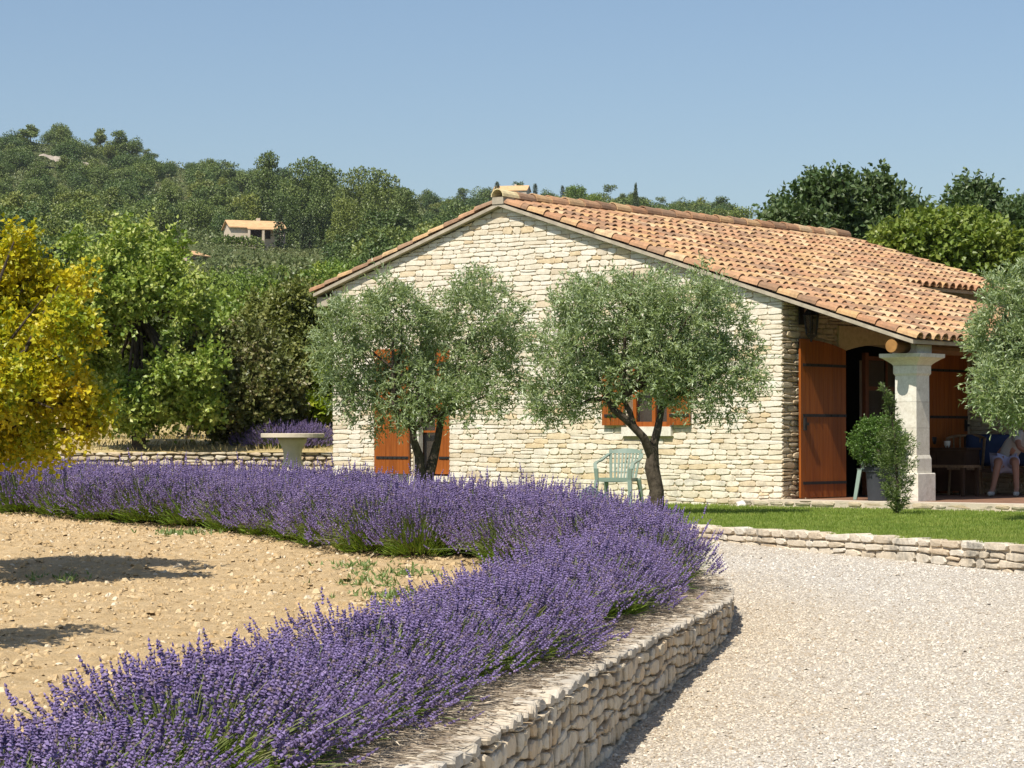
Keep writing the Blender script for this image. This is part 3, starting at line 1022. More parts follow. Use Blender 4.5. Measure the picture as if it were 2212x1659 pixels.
half = (P1[1] - P1[0]) / 2
shutter('side', 0.32, 1.47, ZF + .012, lambda w: arch(P1[0] + (1.47 - w)) + 0.02, 10, 0.05, (0.98, 1.92, 2.62), latch=(0.40, 1.80))
shutter('side', 3.71, 4.86, ZF + .012, lambda w: arch(P1[1] - (w - 3.71)) + 0.02, 10, 0.05, (0.98, 1.92, 2.62), latch=(4.78, 1.80))
shutter('gable', t_px(377.2), dt0 - 0.015, 1.05, lambda t: 3.0, 6, 0.03, (1.30, 2.75))
shutter('gable', t_px(434.5), dt1 - 0.02, 1.05, lambda t: 3.0, 4, -0.09, (1.30, 2.75))
shutter('gable', t_px(604.7), wt0 - 0.01, 1.79, lambda t: 2.80, 5, 0.03, (1.93, 2.65))
shutter('gable', wt1 + 0.01, t_px(692.2), 1.79, lambda t: 2.80, 5, 0.03, (1.93, 2.65))


def window_unit(t0, t1, z0, z1, name, bars=2):
    b = Buf()
    gbox(b, t0, t0 + .06, 0.14, 0.20, z0, z1); gbox(b, t1 - .06, t1, 0.14, 0.20, z0, z1)
    gbox(b, t0 + .06, t1 - .06, 0.14, 0.20, z0, z0 + .07); gbox(b, t0 + .06, t1 - .06, 0.14, 0.20, z1 - .07, z1)
    tm = (t0 + t1) / 2
    gbox(b, tm - .03, tm + .03, 0.138, 0.202, z0 + .07, z1 - .07)
    for k in range(1, bars):
        z = z0 + (z1 - z0) * k / bars
        gbox(b, t0 + .06, tm - .03, 0.15, 0.19, z - .015, z + .015); gbox(b, tm + .03, t1 - .06, 0.15, 0.19, z - .015, z + .015)
    w = hbuild(b, name, M['shutter_wood'])
    for a, c in ((t0 + .06, tm - .03), (tm + .03, t1 - .06)):
        b = Buf(); gbox(b, a, c, 0.168, 0.174, z0 + .07, z1 - .07); hbuild(b, 'pane', M['glass'], w)
    b = Buf(); gbox(b, t0 + .02, t1 - .02, 0.24, 0.26, z0, z1); hbuild(b, 'curtain', M['curtain'], w)
    return w


mg, nt, bs = newmat('window_glass', 0.05, 0.5)
bs.inputs['Base Color'].default_value = (0.02, 0.022, 0.024, 1)
bs.inputs['Alpha'].default_value = 0.45
M['glass'] = mg
win = window_unit(W1[0], W1[1], W1[2], W1[3], 'window')
b = Buf(); gbox(b, t_px(623.5), t_px(673), -0.055, 0.13, 1.635, 1.765); hbuild(b, 'window_sill', M['ashlar'], win)
gd = window_unit(D1[0], D1[1], D1[2] + .03, D1[3], 'glazed_door', 3)
b = Buf(); gbox(b, dt0 - 0.02, dt1 + 0.05, -0.05, 0.2, 0.935, 1.015); hbuild(b, 'door_sill', M['ashlar'], gd)
# white plaster reveal behind the left jamb
b = Buf(); gbox(b, D1[0] + .005, D1[0] + .10, 0.03, 0.13, D1[2] + .03, D1[3]); hbuild(b, 'door_reveal', M['ashlar'], gd)

# glazed leaf standing in the right half of the porch door
b = Buf()
wm = (P1[0] + P1[1]) / 2
for a, c in ((wm - .15, wm - .06), (P1[1] - .1, P1[1] - .01)):
    gbox(b, GW - .26, GW - .20, a, c, ZF + .01, 2.85)
for z in (ZF + .01, 1.30, 1.80, 2.30, 2.74):
    gbox(b, GW - .25, GW - .21, wm - .06, P1[1] - .1, z, z + (.30 if z < 1 else .06))
gbox(b, GW - .25, GW - .21, wm + .44, wm + .48, ZF + .31, 2.74)
fd = hbuild(b, 'porch_door', M['door_wood'])
b = Buf(); gbox(b, GW - .235, GW - .228, wm - .06, P1[1] - .1, ZF + .31, 2.74); hbuild(b, 'pane', M['glass'], fd)
b = Buf(); gbox(b, GW - .36, GW - .34, wm - .06, P1[1] - .05, ZF + .31, 2.74); hbuild(b, 'curtain', M['curtain'], fd)

# eave block at the left end of the gable
b = Buf(); gbox(b, -0.33, 0.0, -0.02, 0.25, 3.72, 3.87); hbuild(b, 'eave_block', M['verge_mortar'])

# ---- roof
DT = 0.05                                         # deck thickness
VO = -0.10                                        # verge overhang
b = Buf()


def deck(b, t0, t1, w0, w1, dz=lambda t, w: 0.0, th=DT):
    P = []
    for lo in (0, th):
        for t, w in ((t0, w0), (t1, w0), (t1, w1), (t0, w1)):
            P.append(G(t, w, float(zu(t)) + lo + dz(t, w)))
    b.hexa(np.array(P))


STEP_W, STEP_T = 5.5, 7.15
drop = lambda w: 0.03 + 0.075 * (w - STEP_W)
deck(b, RID, STEP_T, VO, LEN)
deck(b, STEP_T, EAVE - 0.06, VO, STEP_W)
deck(b, -0.34, RID, VO, LEN)
deck(b, STEP_T - 0.35, EAVE - 0.06, STEP_W, LEN + 1.5, lambda t, w: -drop(w) - DT - 0.02)
roof = hbuild(b, 'roof', M['verge_mortar'])
for k in range(11):
    ta, tc = GW + 0.01 + k * 0.19, GW + 0.01 + (k + 1) * 0.19 - 0.006
    b = Buf()
    P = [G(t, w, float(zu(t)) + q_) for q_ in (-0.022, -0.002) for t, w in ((ta, 0.0), (tc, 0.0), (tc, 5.4), (ta, 5.4))]
    b.hexa(np.array(P)); hbuild(b, 'ceiling_board', M['dark_timber'], roof)
# wall face in the step between the two roof levels
b = Buf(); gbox(b, STEP_T - 0.45, STEP_T - 0.36, STEP_W, LEN, 3.3, float(zu(STEP_T - .4)) - 0.002); hbuild(b, 'upper_wall', M['mortar'])

al = math.atan(SL)
DD = np.array([UV[0] * math.cos(al), UV[1] * math.cos(al), -math.sin(al)])      # down the right slope
NN = np.array([UV[0] * math.sin(al), UV[1] * math.sin(al), math.cos(al)])
VW = np.array([VV[0], VV[1], 0.0])
DL = np.array([-UV[0] * math.cos(al), -UV[1] * math.cos(al), -math.sin(al)])    # down the left slope
NL = np.array([-UV[0] * math.sin(al), -UV[1] * math.sin(al), math.cos(al)])


def tile_local(r0=0.066, r1=0.086, ln=0.43, th=0.013, nseg=6, h=1.0):
    """half round tile, x down the slope from the upper end, y across, z up"""
    V = []
    for x, r in ((0, r0), (ln, r1)):
        for rr in (r, r - th):
            for k in range(nseg + 1):
                a = math.pi * k / nseg
                V.append((x, -rr * math.cos(a), rr * math.sin(a) * h))
    n1 = nseg + 1
    f = []
    for k in range(nseg):
        f.append((k, k + 1, 2 * n1 + k + 1, 2 * n1 + k))                      # outside
        f.append((n1 + k + 1, n1 + k, 3 * n1 + k, 3 * n1 + k + 1))            # inside
        f.append((2 * n1 + k, 2 * n1 + k + 1, 3 * n1 + k + 1, 3 * n1 + k))    # lower rim
    return np.array(V), f


TV, TF = tile_local()
tb = Buf(); tb.addmix(TV, TF)
tile_mesh = tb.mesh('roof_tile', [M['tile']], smooth=False)
rng = np.random.RandomState(9)
EXPO = 0.335
SPC = 0.205


def tile_frame(P, D, Nn, A, yaw=0.0, tilt=0.0):
    D2 = D * math.cos(yaw) + A * math.sin(yaw)
    D3 = D2 * math.cos(tilt) + Nn * math.sin(tilt)
    D3 = D3 / np.linalg.norm(D3)
    A2 = np.cross(np.cross(D3, A), D3); A2 = A2 / np.linalg.norm(A2)
    Z = np.cross(D3, A2)
    if np.dot(Z, Nn) < 0: A2 = -A2; Z = -Z
    return D3, A2, Z


tiles = []          # (origin of the upper end, D, A, Z)
chan = Buf()
CV, CF = tile_local(0.078, 0.066, 0.43, 0.012, 5, 0.62)
CV = CV * np.array([1, 1, -1])


def lay(t_hi, t_lo, w, dz, D, Nn, first_off=0.0, sgn=1):
    """one column of cover tiles from the eave up to t_hi"""
    n = int(math.ceil(abs(t_lo - t_hi) / math.cos(al) / EXPO))
    for k in range(n):
        dist = k * EXPO                                     # distance of the lower end from the eave
        t_e = t_lo - sgn * (dist + 0.43) * math.cos(al)      # upper end
        t_e = max(t_e, t_hi - 0.02) if sgn > 0 else min(t_e, t_hi + 0.02)
        j = rng.uniform(-0.012, 0.012)
        base = G(t_e, w, float(zu(t_e)) + DT + dz) + D * j
        o = base + Nn * (0.026 + rng.uniform(-.004, .004))
        fr = tile_frame(o, D, Nn, VW, rng.uniform(-.025, .025), 0.028 + rng.uniform(-.008, .012))
        tiles.append((o, *fr))
        c = base + VW * SPC / 2 + Nn * 0.058
        fc = tile_frame(c, D, Nn, VW, 0, 0.028)
        chan.addmix(c + CV[:, :1] * fc[0] + CV[:, 1:2] * fc[1] + CV[:, 2:] * fc[2], CF)


w = VO + 0.075
while w < LEN + 0.02:
    if w < STEP_W:
        lay(RID + 0.05, EAVE, w, 0.0, DD, NN)
    else:
        lay(RID + 0.05, STEP_T + 0.10, w, 0.0, DD, NN)
        lay(STEP_T - 0.25, EAVE, w, -drop(w) - DT - 0.02, DD, NN)
    w += SPC
w = LEN + 0.02
while w < LEN + 1.4:
    lay(STEP_T - 0.25, EAVE, w, -drop(w) - DT - 0.02, DD, NN); w += SPC
# left slope: only the verge column can be seen
for q in (0, 1):
    lay(RID - 0.05, -0.40, VO + 0.075 + q * SPC, 0.0, DL, NL, sgn=-1)
order = sorted(range(len(tiles)), key=lambda k: tiles[k][0][1] + (100 if tiles[k][3][0] < 0 and False else 0))
rest = Buf()
for rank, k in enumerate(order):
    o, d, a, z = tiles[k]
    if rank < 300:
        ob = bpy.data.objects.new('roof_tile', tile_mesh)
        mt = Matrix(((d[0], a[0], z[0], o[0] - HO[0]), (d[1], a[1], z[1], o[1] - HO[1]), (d[2], a[2], z[2], o[2] - HO[2]), (0, 0, 0, 1)))
        ob.parent = roof
        ob.matrix_local = mt
        C.objects.link(ob)
    else:
        rest.addmix(o + TV[:, :1] * d + TV[:, 1:2] * a + TV[:, 2:] * z, TF)
tag(rest.build('roof_tiles', M['tile'], roof, off=HO), kind='stuff')
tag(chan.build('channel_tiles', M['tile'], roof, off=HO), kind='stuff')
# ridge tiles
RV, RF = tile_local(0.105, 0.125, 0.46, 0.016, 8)
nr = int((LEN + 0.15) / 0.40)
for k in range(nr):
    w0 = VO - 0.03 + k * 0.40
    o = G(RID, w0 + 0.46, ZR + DT + 0.075 + rng.uniform(-.008, .008))
    d, a, z = -VW, np.array([UV[0], UV[1], 0]), np.array([0, 0, 1.0])
    yw = rng.uniform(-.02, .02)
    d = d * math.cos(yw) + a * math.sin(yw)
    d = unit(d + z * 0.02)
    b = Buf(); b.addmix(o + RV[:, :1] * d + RV[:, 1:2] * a + RV[:, 2:] * z, RF)
    hbuild(b, 'ridge_tile', M['pale_tile'] if k == 0 else M['tile'], roof)
b = Buf()
gbox(b, RID - .11, RID + .11, VO - 0.012, VO + 0.25, ZR + 0.03, ZR + DT + 0.085)
hbuild(b, 'ridge_mortar', M['verge_mortar'], roof)
b = Buf()
gbox(b, RID - .10, RID + .10, VO + 0.25, LEN, ZR + 0.03, ZR + DT + 0.09)
hbuild(b, 'ridge_bedding', M['tile'], roof)

# ---- porch: column, beam, terrace
CT, CW = 10.43, 0.47
b = Buf()
prof = [(ZF, .215), (1.13, .215), (1.14, .205), (1.15, .185), (1.33, .183), (1.38, .168), (2.44, .165), (2.47, .183), (2.575, .183), (2.60, .20), (2.63, .235), (2.67, .29), (2.685, .315), (2.735, .318)]


def sqlathe(b, ct, cw, prof, ch=0.0):
    V = []
    for z, h in prof:
        for a, c in ((-h, -h), (h, -h), (h, h), (-h, h)):
            V.append(G(ct + a, cw + c, z))
    f = []
    for i in range(len(prof) - 1):
        for k in range(4):
            k2 = (k + 1) % 4
            f.append((i * 4 + k, i * 4 + k2, i * 4 + 4 + k2, i * 4 + 4 + k))
    e = (len(prof) - 1) * 4
    f += [(0, 3, 2, 1), (e, e + 1, e + 2, e + 3)]
    b.addmix(np.array(V), f)


def colpart(name, p):
    b = Buf(); sqlathe(b, CT, CW, p); return hbuild(b, name, M['ashlar'], colo)


b = Buf(); sqlathe(b, CT, CW, [(1.385, .166), (1.738, .1655)]); colo = hbuild(b, 'porch_column', M['ashlar'])
colpart('shaft_block', [(1.741, .1655), (2.088, .165)])
colpart('shaft_block', [(2.091, .165), (2.44, .164), (2.47, .183), (2.575, .183)])
colpart('plinth', [(ZF - .02, .222), (1.125, .222), (1.136, .214)])
colpart('shaft_foot', [(1.139, .186), (1.33, .184), (1.382, .167)])
colpart('capital', [(2.578, .185), (2.60, .20), (2.63, .235), (2.668, .285), (2.685, .318), (2.735, .320)])
colpart('impost_block', [(2.738, .19), (2.93, .19)])
b = Buf()
pts = [gp(10.44, w_, 2.83 + 0.0) for w_ in np.linspace(-0.06, 9.3, 8)]
b.tube(pts, 0.092, 14)
beam = hbuild(b, 'porch_beam', M['dark_timber'])
b = Buf(); b.tube([gp(10.44, -0.075, 2.83), gp(10.44, -0.0605, 2.83)], 0.089, 14); hbuild(b, 'beam_end', M['timber'], beam)
# second column far along the porch carries the beam's other end
b = Buf(); sqlathe(b, CT, 7.4, prof); hbuild(b, 'far_column', M['ashlar'])

ter_ = empty('terrace', (0, 0, 0), kind='structure')
M['terracotta'] = plain('terracotta', (0.22, 0.12, 0.075), 0.7, 0.3, 0.25, 5, 0.2)
b = Buf(); gbox(b, GW - 0.028, 16, 0.12, 9.2, 0.3, ZF - 0.002); b.build('terrace_floor', M['terracotta'], ter_)
b = Buf(); gbox(b, t_px(742), GW - 0.03, -0.30, -0.04, 0.3, ZF - 0.012)
gbox(b, GW - 0.03, 16, -0.30, 0.119, 0.3, ZF - 0.001)
b.build('terrace_edge', M['terrace'], ter_)
st = stone_layout(rng, t_px(740), 13.6, 0.62, 0.79, (0.05, 0.075), (0.14, 0.42), top=lambda t: ZF - 0.003, wav=0.006, split=0.1)
tmap = lambda s, z, d: G(s, -0.30 - d, z)
geos = [stone_geo(rng, q, tmap, 0.06, 0.014, 0.006, 1.0, 0.012) for q in st]
place_stones(st, geos, M['step_stone'], ter_, 300)

# lantern on the porch wall
lan = empty('wall_lantern', gp(GW + 0.02, 0.42, 3.27), math.atan2(UV[1], UV[0]), 'black iron lantern hanging on the porch wall above the shutter', 'lantern')
lan.scale = (0.95, 1.15, 1.15)
b = Buf(); b.box((0.02, 0, 0.03), (0.02, 0.10, 0.22)); b.tube([(0.03, 0, 0.12), (0.10, 0, 0.20), (0.17, 0, 0.19), (0.19, 0, 0.13)], 0.011, 6); b.build('bracket', M['iron'], lan)
b = Buf(); b.lathe((0.19, 0, -0.02), [(0.02, 0.15), (0.06, 0.12), (0.12, 0.06), (0.125, 0.05)], 6); b.build('lantern_roof', M['iron'], lan)
b = Buf()
for k in range(6):
    a = math.pi / 3 * k
    b.tube([(0.19 + .105 * math.cos(a), .105 * math.sin(a), 0.03), (0.19 + .075 * math.cos(a), .075 * math.sin(a), -0.20)], 0.009, 5)
b.lathe((0.19, 0, -0.20), [(0.085, 0.0), (0.06, -0.03), (0.02, -0.06), (0.015, -0.09)], 6)
b.build('cage', M['iron'], lan)
b = Buf(); b.lathe((0.19, 0, -0.19), [(0.06, 0), (0.09, 0.21)], 6); b.build('glass_shade', M['glass'], lan)
# small lamp on the gable
tl = t_px(427.5)
gl = empty('wall_lamp', gp(tl, -0.02, 3.55), math.atan2(-VV[1], -VV[0]), 'small dark grey lamp fixed high on the gable above the left olive tree', 'lamp')
b = Buf(); b.box((0.02, 0, 0.0), (0.03, 0.09, 0.16)); b.tube([(0.03, 0, 0.04), (0.10, 0, 0.09), (0.15, 0, 0.07)], 0.012, 6); b.build('bracket', M['iron'], gl)
b = Buf(); b.lathe((0.15, 0, -0.10), [(0.035, -0.08), (0.06, 0.0), (0.085, 0.13), (0.09, 0.14), (0.02, 0.19)], 10); b.build('shade', M['iron'], gl)

# ------------------------------------------------------------------ back wall and round table, far left
bw = empty('back_wall_run', (0, 0, 0), label='low weathered stone wall behind the round table holding the dry field', cat='stone wall')
bw.name = 'garden_wall'
BP = np.array([[-14, 39.9], [-10, 40.0], [-6, 40.0], [-2.74, 40.05], [-2.2, 40.5]])
bp = Path(smooth_curve(BP[:4, 0], BP[:4, 1]), 1)
b = Buf()
sb0, sb1 = float(np.interp(-9.2, bp.P[:, 0], bp.s)), float(np.interp(-2.76, bp.P[:, 0], bp.s))
bp.strip(b, 0, sb1, lambda s: 0.5, lambda s: 1.36, -0.3, -0.03, 40)
b.build('wall_core', M['dry_joint'], bw)
st = stone_layout(rng, sb0, sb1, 0.95, 1.42, (0.07, 0.11), (0.12, 0.34), top=lambda s: 1.385, wav=0.01)
geos = [stone_geo(rng, q, bp.map, 0.08, 0.016, 0.007, 1.0, 0.02) for q in st]
place_stones(st, geos, M['dry_stone'], bw, 300)

TBY = 35.0
tp = pd(632, 947, TBY)
M['table_stone'] = plain('table_stone', (0.60, 0.52, 0.40), 0.85, 0.2, 0.1, 7, 0.25)
tbl = empty('stone_table', (tp.x, tp.y, 0.90), 0, 'round pale stone table on an hourglass pedestal left of the house', 'table')
b = Buf(); ztp = tp.z - 0.90 + 0.07
b.lathe((0, 0, 0), [(0.43, ztp - 0.062), (0.443, ztp - 0.055), (0.445, ztp - 0.006), (0.438, ztp)], 40); b.build('table_top', M['table_stone'], tbl)
b = Buf(); zz = ztp - 0.064
b.lathe((0, 0, 0), [(0.23, 0), (0.23, 0.06), (0.205, 0.13), (0.16, zz * .42), (0.125, zz * .60), (0.125, zz * .68), (0.14, zz * .78), (0.175, zz * .88), (0.20, zz * .93), (0.20, zz)], 32)
b.build('pedestal', M['table_stone'], tbl, smooth=True)

# ------------------------------------------------------------------ foliage tools
def leaves(b, P, D, Ln, Wd, rng, fold=0.15, up=0.0, mi=0, face=None):
    n = len(P)
    R = rng.normal(size=(n, 3)); R[:, 2] += up
    if face is not None: R = R * 0.45 + face * 1.0
    S_ = unit(np.cross(D, R)); Nn = np.cross(S_, D)
    Ln = np.broadcast_to(Ln, (n,))[:, None]; Wd = np.broadcast_to(Wd, (n,))[:, None]
    mid = P + D * Ln * 0.48
    V = np.stack([P, mid + S_ * Wd / 2 + Nn * Wd * fold, P + D * Ln - Nn * Ln * 0.08, mid - S_ * Wd / 2 + Nn * Wd * fold], 1).reshape(-1, 3)
    i = np.arange(n) * 4
    b.add(V, np.stack([i, i + 1, i + 2, i + 3], 1), mi)


def lobe_points(rng, lobes, n, shell=2.4, hollow=0.0):
    """points in a union of ellipsoids, more towards their skin; also the outward direction"""
    vol = np.array([l[1][0] * l[1][1] * l[1][2] for l in lobes]) ** 0.75
    idx = rng.choice(len(lobes), n, p=vol / vol.sum())
    Cc = np.array([l[0] for l in lobes])[idx]; Rr = np.array([l[1] for l in lobes])[idx]
    u = unit(rng.normal(size=(n, 3)))
    r = rng.rand(n) ** (1 / shell)
    r = hollow + (1 - hollow) * r
    P = Cc + u * Rr * r[:, None]
    O = unit(u / Rr)
    return P, O


def sprays(rng, P, O, ntw, tw, nl, Ln, Wd, b, up=0.25, spread=0.8, droop=0.0, leafang=0.8, lup=0.6, mi=0, fold=0.15):
    """from each clump point, twigs set with leaves"""
    K_ = len(P)
    Ds = unit(np.repeat(O, ntw, 0) * 1.0 + rng.normal(size=(K_ * ntw, 3)) * spread + np.array([0, 0, up]))
    Os = np.repeat(P, ntw, 0) + rng.normal(size=(K_ * ntw, 3)) * tw * 0.12
    Lt = tw * rng.uniform(0.6, 1.25, K_ * ntw)
    f = np.tile(np.linspace(0.12, 1.0, nl), K_ * ntw)
    Dr = np.repeat(Ds, nl, 0); Or = np.repeat(Os, nl, 0); Lr = np.repeat(Lt, nl)
    Q = Or + Dr * (Lr * f)[:, None]
    Q[:, 2] -= droop * Lr * f * f
    ld = unit(Dr * 0.6 + rng.normal(size=Q.shape) * leafang)
    leaves(b, Q, ld, Ln * rng.uniform(0.7, 1.2, len(Q)), Wd * rng.uniform(0.8, 1.2, len(Q)), rng, fold, lup, mi)


def lobes_px(ls, Y, depth=0.85, jit=0.35, seed=0):
    """crown masses given where they stand: (x, y, half width, half height[, depth shift])"""
    r = np.random.RandomState(seed)
    out = []
    for q in ls:
        x, y, rx, ry = q[:4]
        sc = K * Y / F
        dy = q[4] if len(q) > 4 else r.uniform(-jit, jit)
        c = pd(x, y, Y + dy)
        out.append((np.array(c), np.array([rx * sc, rx * sc * depth, ry * sc])))
    return out


def branches(b, rng, base_pts, lobes, r0, n=5):
    """limbs from the fork into the crown masses"""
    for c, r in lobes:
        s0 = base_pts[rng.randint(len(base_pts))]
        e = Vector(c) + Vector(rng.normal(size=3) * 0.1)
        s0 = Vector(s0)
        m = s0.lerp(e, 0.5) + Vector(rng.normal(size=3) * 0.08) * (e - s0).length
        pts = [s0, s0.lerp(m, .6) + Vector((0, 0, .03)), m, m.lerp(e, .5), e]
        b.tube(pts, [r0, r0 * .8, r0 * .6, r0 * .45, r0 * .2], 6)


def tree(name, base, trunk_paths, lobes, nclump, ntw, tw, nl, Ln, Wd, mat, label, cat='tree', group=None, seed=1, bark='bark', shell=2.4, hollow=0.0, r_limb=0.03, forks=None, loc=None, **kw):
    rng = np.random.RandomState(seed)
    base = Vector(base)
    root = empty(name, base, 0, label, cat, group)
    b = Buf()
    for pts, rad in trunk_paths: b.tube(pts, rad, 10, rough=0.16, rng=rng)
    ends = forks or [p[0][-1] for p in trunk_paths]
    branches(b, rng, ends, lobes, r_limb)
    b.build('trunk', M[bark], root, off=base)
    b = Buf()
    P, O = lobe_points(rng, lobes, nclump, shell, hollow)
    sprays(rng, P, O, ntw, tw, nl, Ln, Wd, b, **kw)
    b.build('crown', M[mat], root, off=base)
    return root


# ------------------------------------------------------------------ olive trees in front of the gable
Y1 = 33.0
p0 = pd(915, 1100, Y1); p0.z = 0.66
fk = pd(914, 1000, Y1)
l1 = lobes_px([(775, 760, 88, 120), (820, 850, 75, 72), (900, 850, 80, 70), (1040, 700, 88, 105), (965, 770, 80, 95), (1065, 800, 62, 85), (1030, 860, 55, 55), (850, 690, 70, 65), (735, 715, 45, 55), (925, 690, 45, 45), (830, 640, 28, 40), (740, 830, 40, 60)], Y1, seed=3)
tree('olive_tree', p0, [([p0, pd(908, 1040, Y1), pd(905, 985, Y1), pd(893, 950, Y1 - .1), pd(893, 925, Y1 - .1)], [.10, .082, .065, .05, .04]),
                        ([pd(922, 1050, Y1), pd(933, 1000, Y1 + .1), pd(945, 950, Y1 + .15), pd(953, 900, Y1 + .2)], [.078, .065, .055, .042]),
                        ([pd(893, 928, Y1 - .1), pd(872, 905, Y1 - .2), pd(850, 880, Y1 - .3)], [.045, .04, .03]),
                        ([pd(893, 928, Y1 - .1), pd(915, 908, Y1 - .1), pd(940, 880, Y1 - .1)], [.045, .035, .03])],
     l1, 610, 7, 0.235, 10, 0.068, 0.020, 'olive_leaf', 'silvery olive tree with two low stems standing before the left orange shutters', group='olive trees round the house', seed=31, shell=3.2, up=0.35, leafang=0.55, droop=0.1)

Y2 = 30.5
q0 = pd(1413, 1130, Y2); q0.z = 0.66
l2 = lobes_px([(1225, 760, 82, 100), (1330, 690, 100, 85), (1450, 690, 95, 85), (1545, 720, 75, 95), (1390, 775, 110, 85), (1215, 860, 62, 50), (1560, 830, 62, 85), (1285, 820, 75, 55), (1490, 815, 90, 72), (1530, 630, 34, 45), (1255, 650, 48, 50), (1610, 790, 36, 60), (1390, 625, 50, 40)], Y2, seed=5)
tree('olive_tree', q0, [([q0, pd(1417, 1060, Y2), pd(1408, 1010, Y2), pd(1412, 960, Y2), pd(1420, 930, Y2), pd(1430, 880, Y2 + .1)], [.115, .092, .08, .062, .05, .036]),
                        ([pd(1408, 985, Y2), pd(1390, 945, Y2 - .1), pd(1360, 912, Y2 - .15), pd(1325, 885, Y2 - .2), pd(1310, 860, Y2 - .2)], [.065, .055, .048, .04, .03]),
                        ([pd(1370, 922, Y2 - .1), pd(1360, 890, Y2 - .1), pd(1345, 860, Y2 - .1)], [.04, .035, .025])],
     l2, 720, 7, 0.23, 10, 0.066, 0.0195, 'olive_leaf', 'green olive tree with one forked trunk standing right of the plastic chair', group='olive trees round the house', seed=32, shell=3.2, up=0.35, leafang=0.55, droop=0.1)

Y3 = 28.0
r0 = Vector(pd(2330, 1100, Y3)); r0.z = 0.66
l3 = lobes_px([(2205, 740, 92, 115), (2178, 655, 56, 60), (2260, 660, 90, 85), (2180, 850, 70, 55), (2290, 780, 110, 120), (2140, 735, 34, 52), (2212, 612, 38, 32), (2380, 720, 90, 120), (2148, 820, 38, 42)], Y3, seed=6)
tree('olive_tree', r0, [([r0, pd(2325, 1020, Y3), pd(2315, 960, Y3), pd(2290, 890, Y3)], [.12, .10, .08, .06])],
     l3, 640, 7, 0.21, 10, 0.064, 0.019, 'olive_leaf', 'olive tree at the picture edge hanging before the right of the porch roof', group='olive trees round the house', seed=33, shell=3.2, up=0.3, leafang=0.55, droop=0.15)

# ------------------------------------------------------------------ yellow tree, left front, and its neighbour outside the view
Y4 = 18.8
s0 = Vector(pd(-110, 1230, Y4)); s0.z = float(H_soil(s0.x, s0.y))
l4 = lobes_px([(35, 590, 62, 52), (100, 650, 66, 55), (-60, 650, 110, 110), (20, 740, 90, 50), (150, 700, 46, 42), (-90, 820, 130, 90), (55, 840, 90, 40), (140, 850, 62, 30), (210, 880, 40, 26), (165, 925, 42, 20), (30, 950, 52, 34), (-60, 940, 90, 60), (-150, 720, 120, 140), (30, 520, 34, 26), (165, 610, 28, 26), (110, 770, 40, 32), (85, 965, 40, 26), (60, 900, 60, 24)], Y4, seed=8, jit=0.6)
tree('maple_tree', s0, [([s0, pd(-108, 1100, Y4), pd(-105, 1000, Y4), pd(-95, 900, Y4)], [.09, .075, .065, .05])],
     l4, 1150, 6, 0.15, 6, 0.046, 0.040, 'yellow_leaf', 'golden yellow leaved tree at the left edge above the lavender', group=None, seed=41, shell=3.0, up=0.15, leafang=0.8, droop=0.2, fold=0.2)
Y5 = 13.4
s1 = Vector((-3.95, Y5, 0.0)); s1.z = float(H_soil(s1.x, s1.y))
c1 = s1 + Vector((0, 0, 1.75))
l5 = [(np.array(c1 + Vector(o)), np.array(r)) for o, r in (((0, 0, 0), (.55, .55, .5)), ((.35, .2, .3), (.4, .4, .35)), ((-.3, .1, .35), (.45, .4, .4)), ((.1, -.3, .6), (.4, .4, .35)), ((.45, -.1, -.2), (.35, .35, .3)))]
tree('maple_tree', s1, [([s1, s1 + Vector((.02, 0, .6)), s1 + Vector((0, .03, 1.3)), s1 + Vector((0.02, 0, 1.8))], [.06, .05, .045, .03])],
     l5, 420, 6, 0.14, 6, 0.046, 0.040, 'yellow_leaf', 'young golden leaved tree just outside the left edge whose shade falls on the soil', seed=42, shell=3.0, up=0.15, leafang=0.8, droop=0.2)

# ------------------------------------------------------------------ trees beyond the back wall, left
def gz(x, Y): return float(H_land(x, Y))


Y6 = 41.0
m0 = Vector(pd(300, 950, Y6)); m0.z = gz(m0.x, Y6)
rm = np.random.RandomState(88)
shoots = [(262, 520, 17, 52), (312, 545, 20, 60), (372, 560, 17, 48), (240, 580, 26, 60), (150, 560, 18, 60), (345, 600, 26, 60), (410, 640, 22, 46), (140, 640, 26, 56)]
for _ in range(44):
    yy_ = rm.uniform(600, 890)
    lo_ = np.interp(yy_, [600, 700, 800, 900], [190, 135, 150, 200]); hi_ = np.interp(yy_, [600, 700, 800, 900], [390, 440, 455, 440])
    shoots.append((rm.uniform(lo_, hi_), yy_, rm.uniform(22, 34), rm.uniform(34, 54)))
l6 = lobes_px(shoots, Y6, seed=12, jit=1.1)
tree('maple_tree', m0, [([m0, pd(300, 920, Y6), pd(303, 860, Y6), pd(300, 780, Y6), pd(300, 680, Y6)], [.12, .10, .09, .07, .05])],
     l6, 1500, 6, 0.26, 6, 0.085, 0.070, 'maple_leaf', 'tall green tree with pale seed clusters between the golden tree and the brown shrubs', seed=43, shell=3.4, up=0.55, leafang=0.8, r_limb=0.04)
Y7 = 42.0
n0 = Vector(pd(520, 968, Y7)); n0.z = gz(n0.x, Y7)
l7 = lobes_px([(500, 800, 70, 80), (560, 850, 80, 80), (470, 880, 50, 60), (530, 910, 70, 45), (600, 900, 50, 50), (450, 760, 40, 60), (545, 760, 50, 60)], Y7, seed=13, jit=0.5)
tree('smoke_tree', n0, [([n0, pd(521, 940, Y7), pd(519, 900, Y7), pd(522, 850, Y7)], [.09, .08, .07, .05])],
     l7, 800, 6, 0.25, 6, 0.082, 0.065, 'brown_leaf', 'brownish shrub with pinkish tufts behind the low garden wall', cat='shrub', seed=44, shell=3.2, up=0.25, leafang=0.85)
Y8 = 44.0
o0 = Vector(pd(630, 965, Y8)); o0.z = gz(o0.x, Y8)
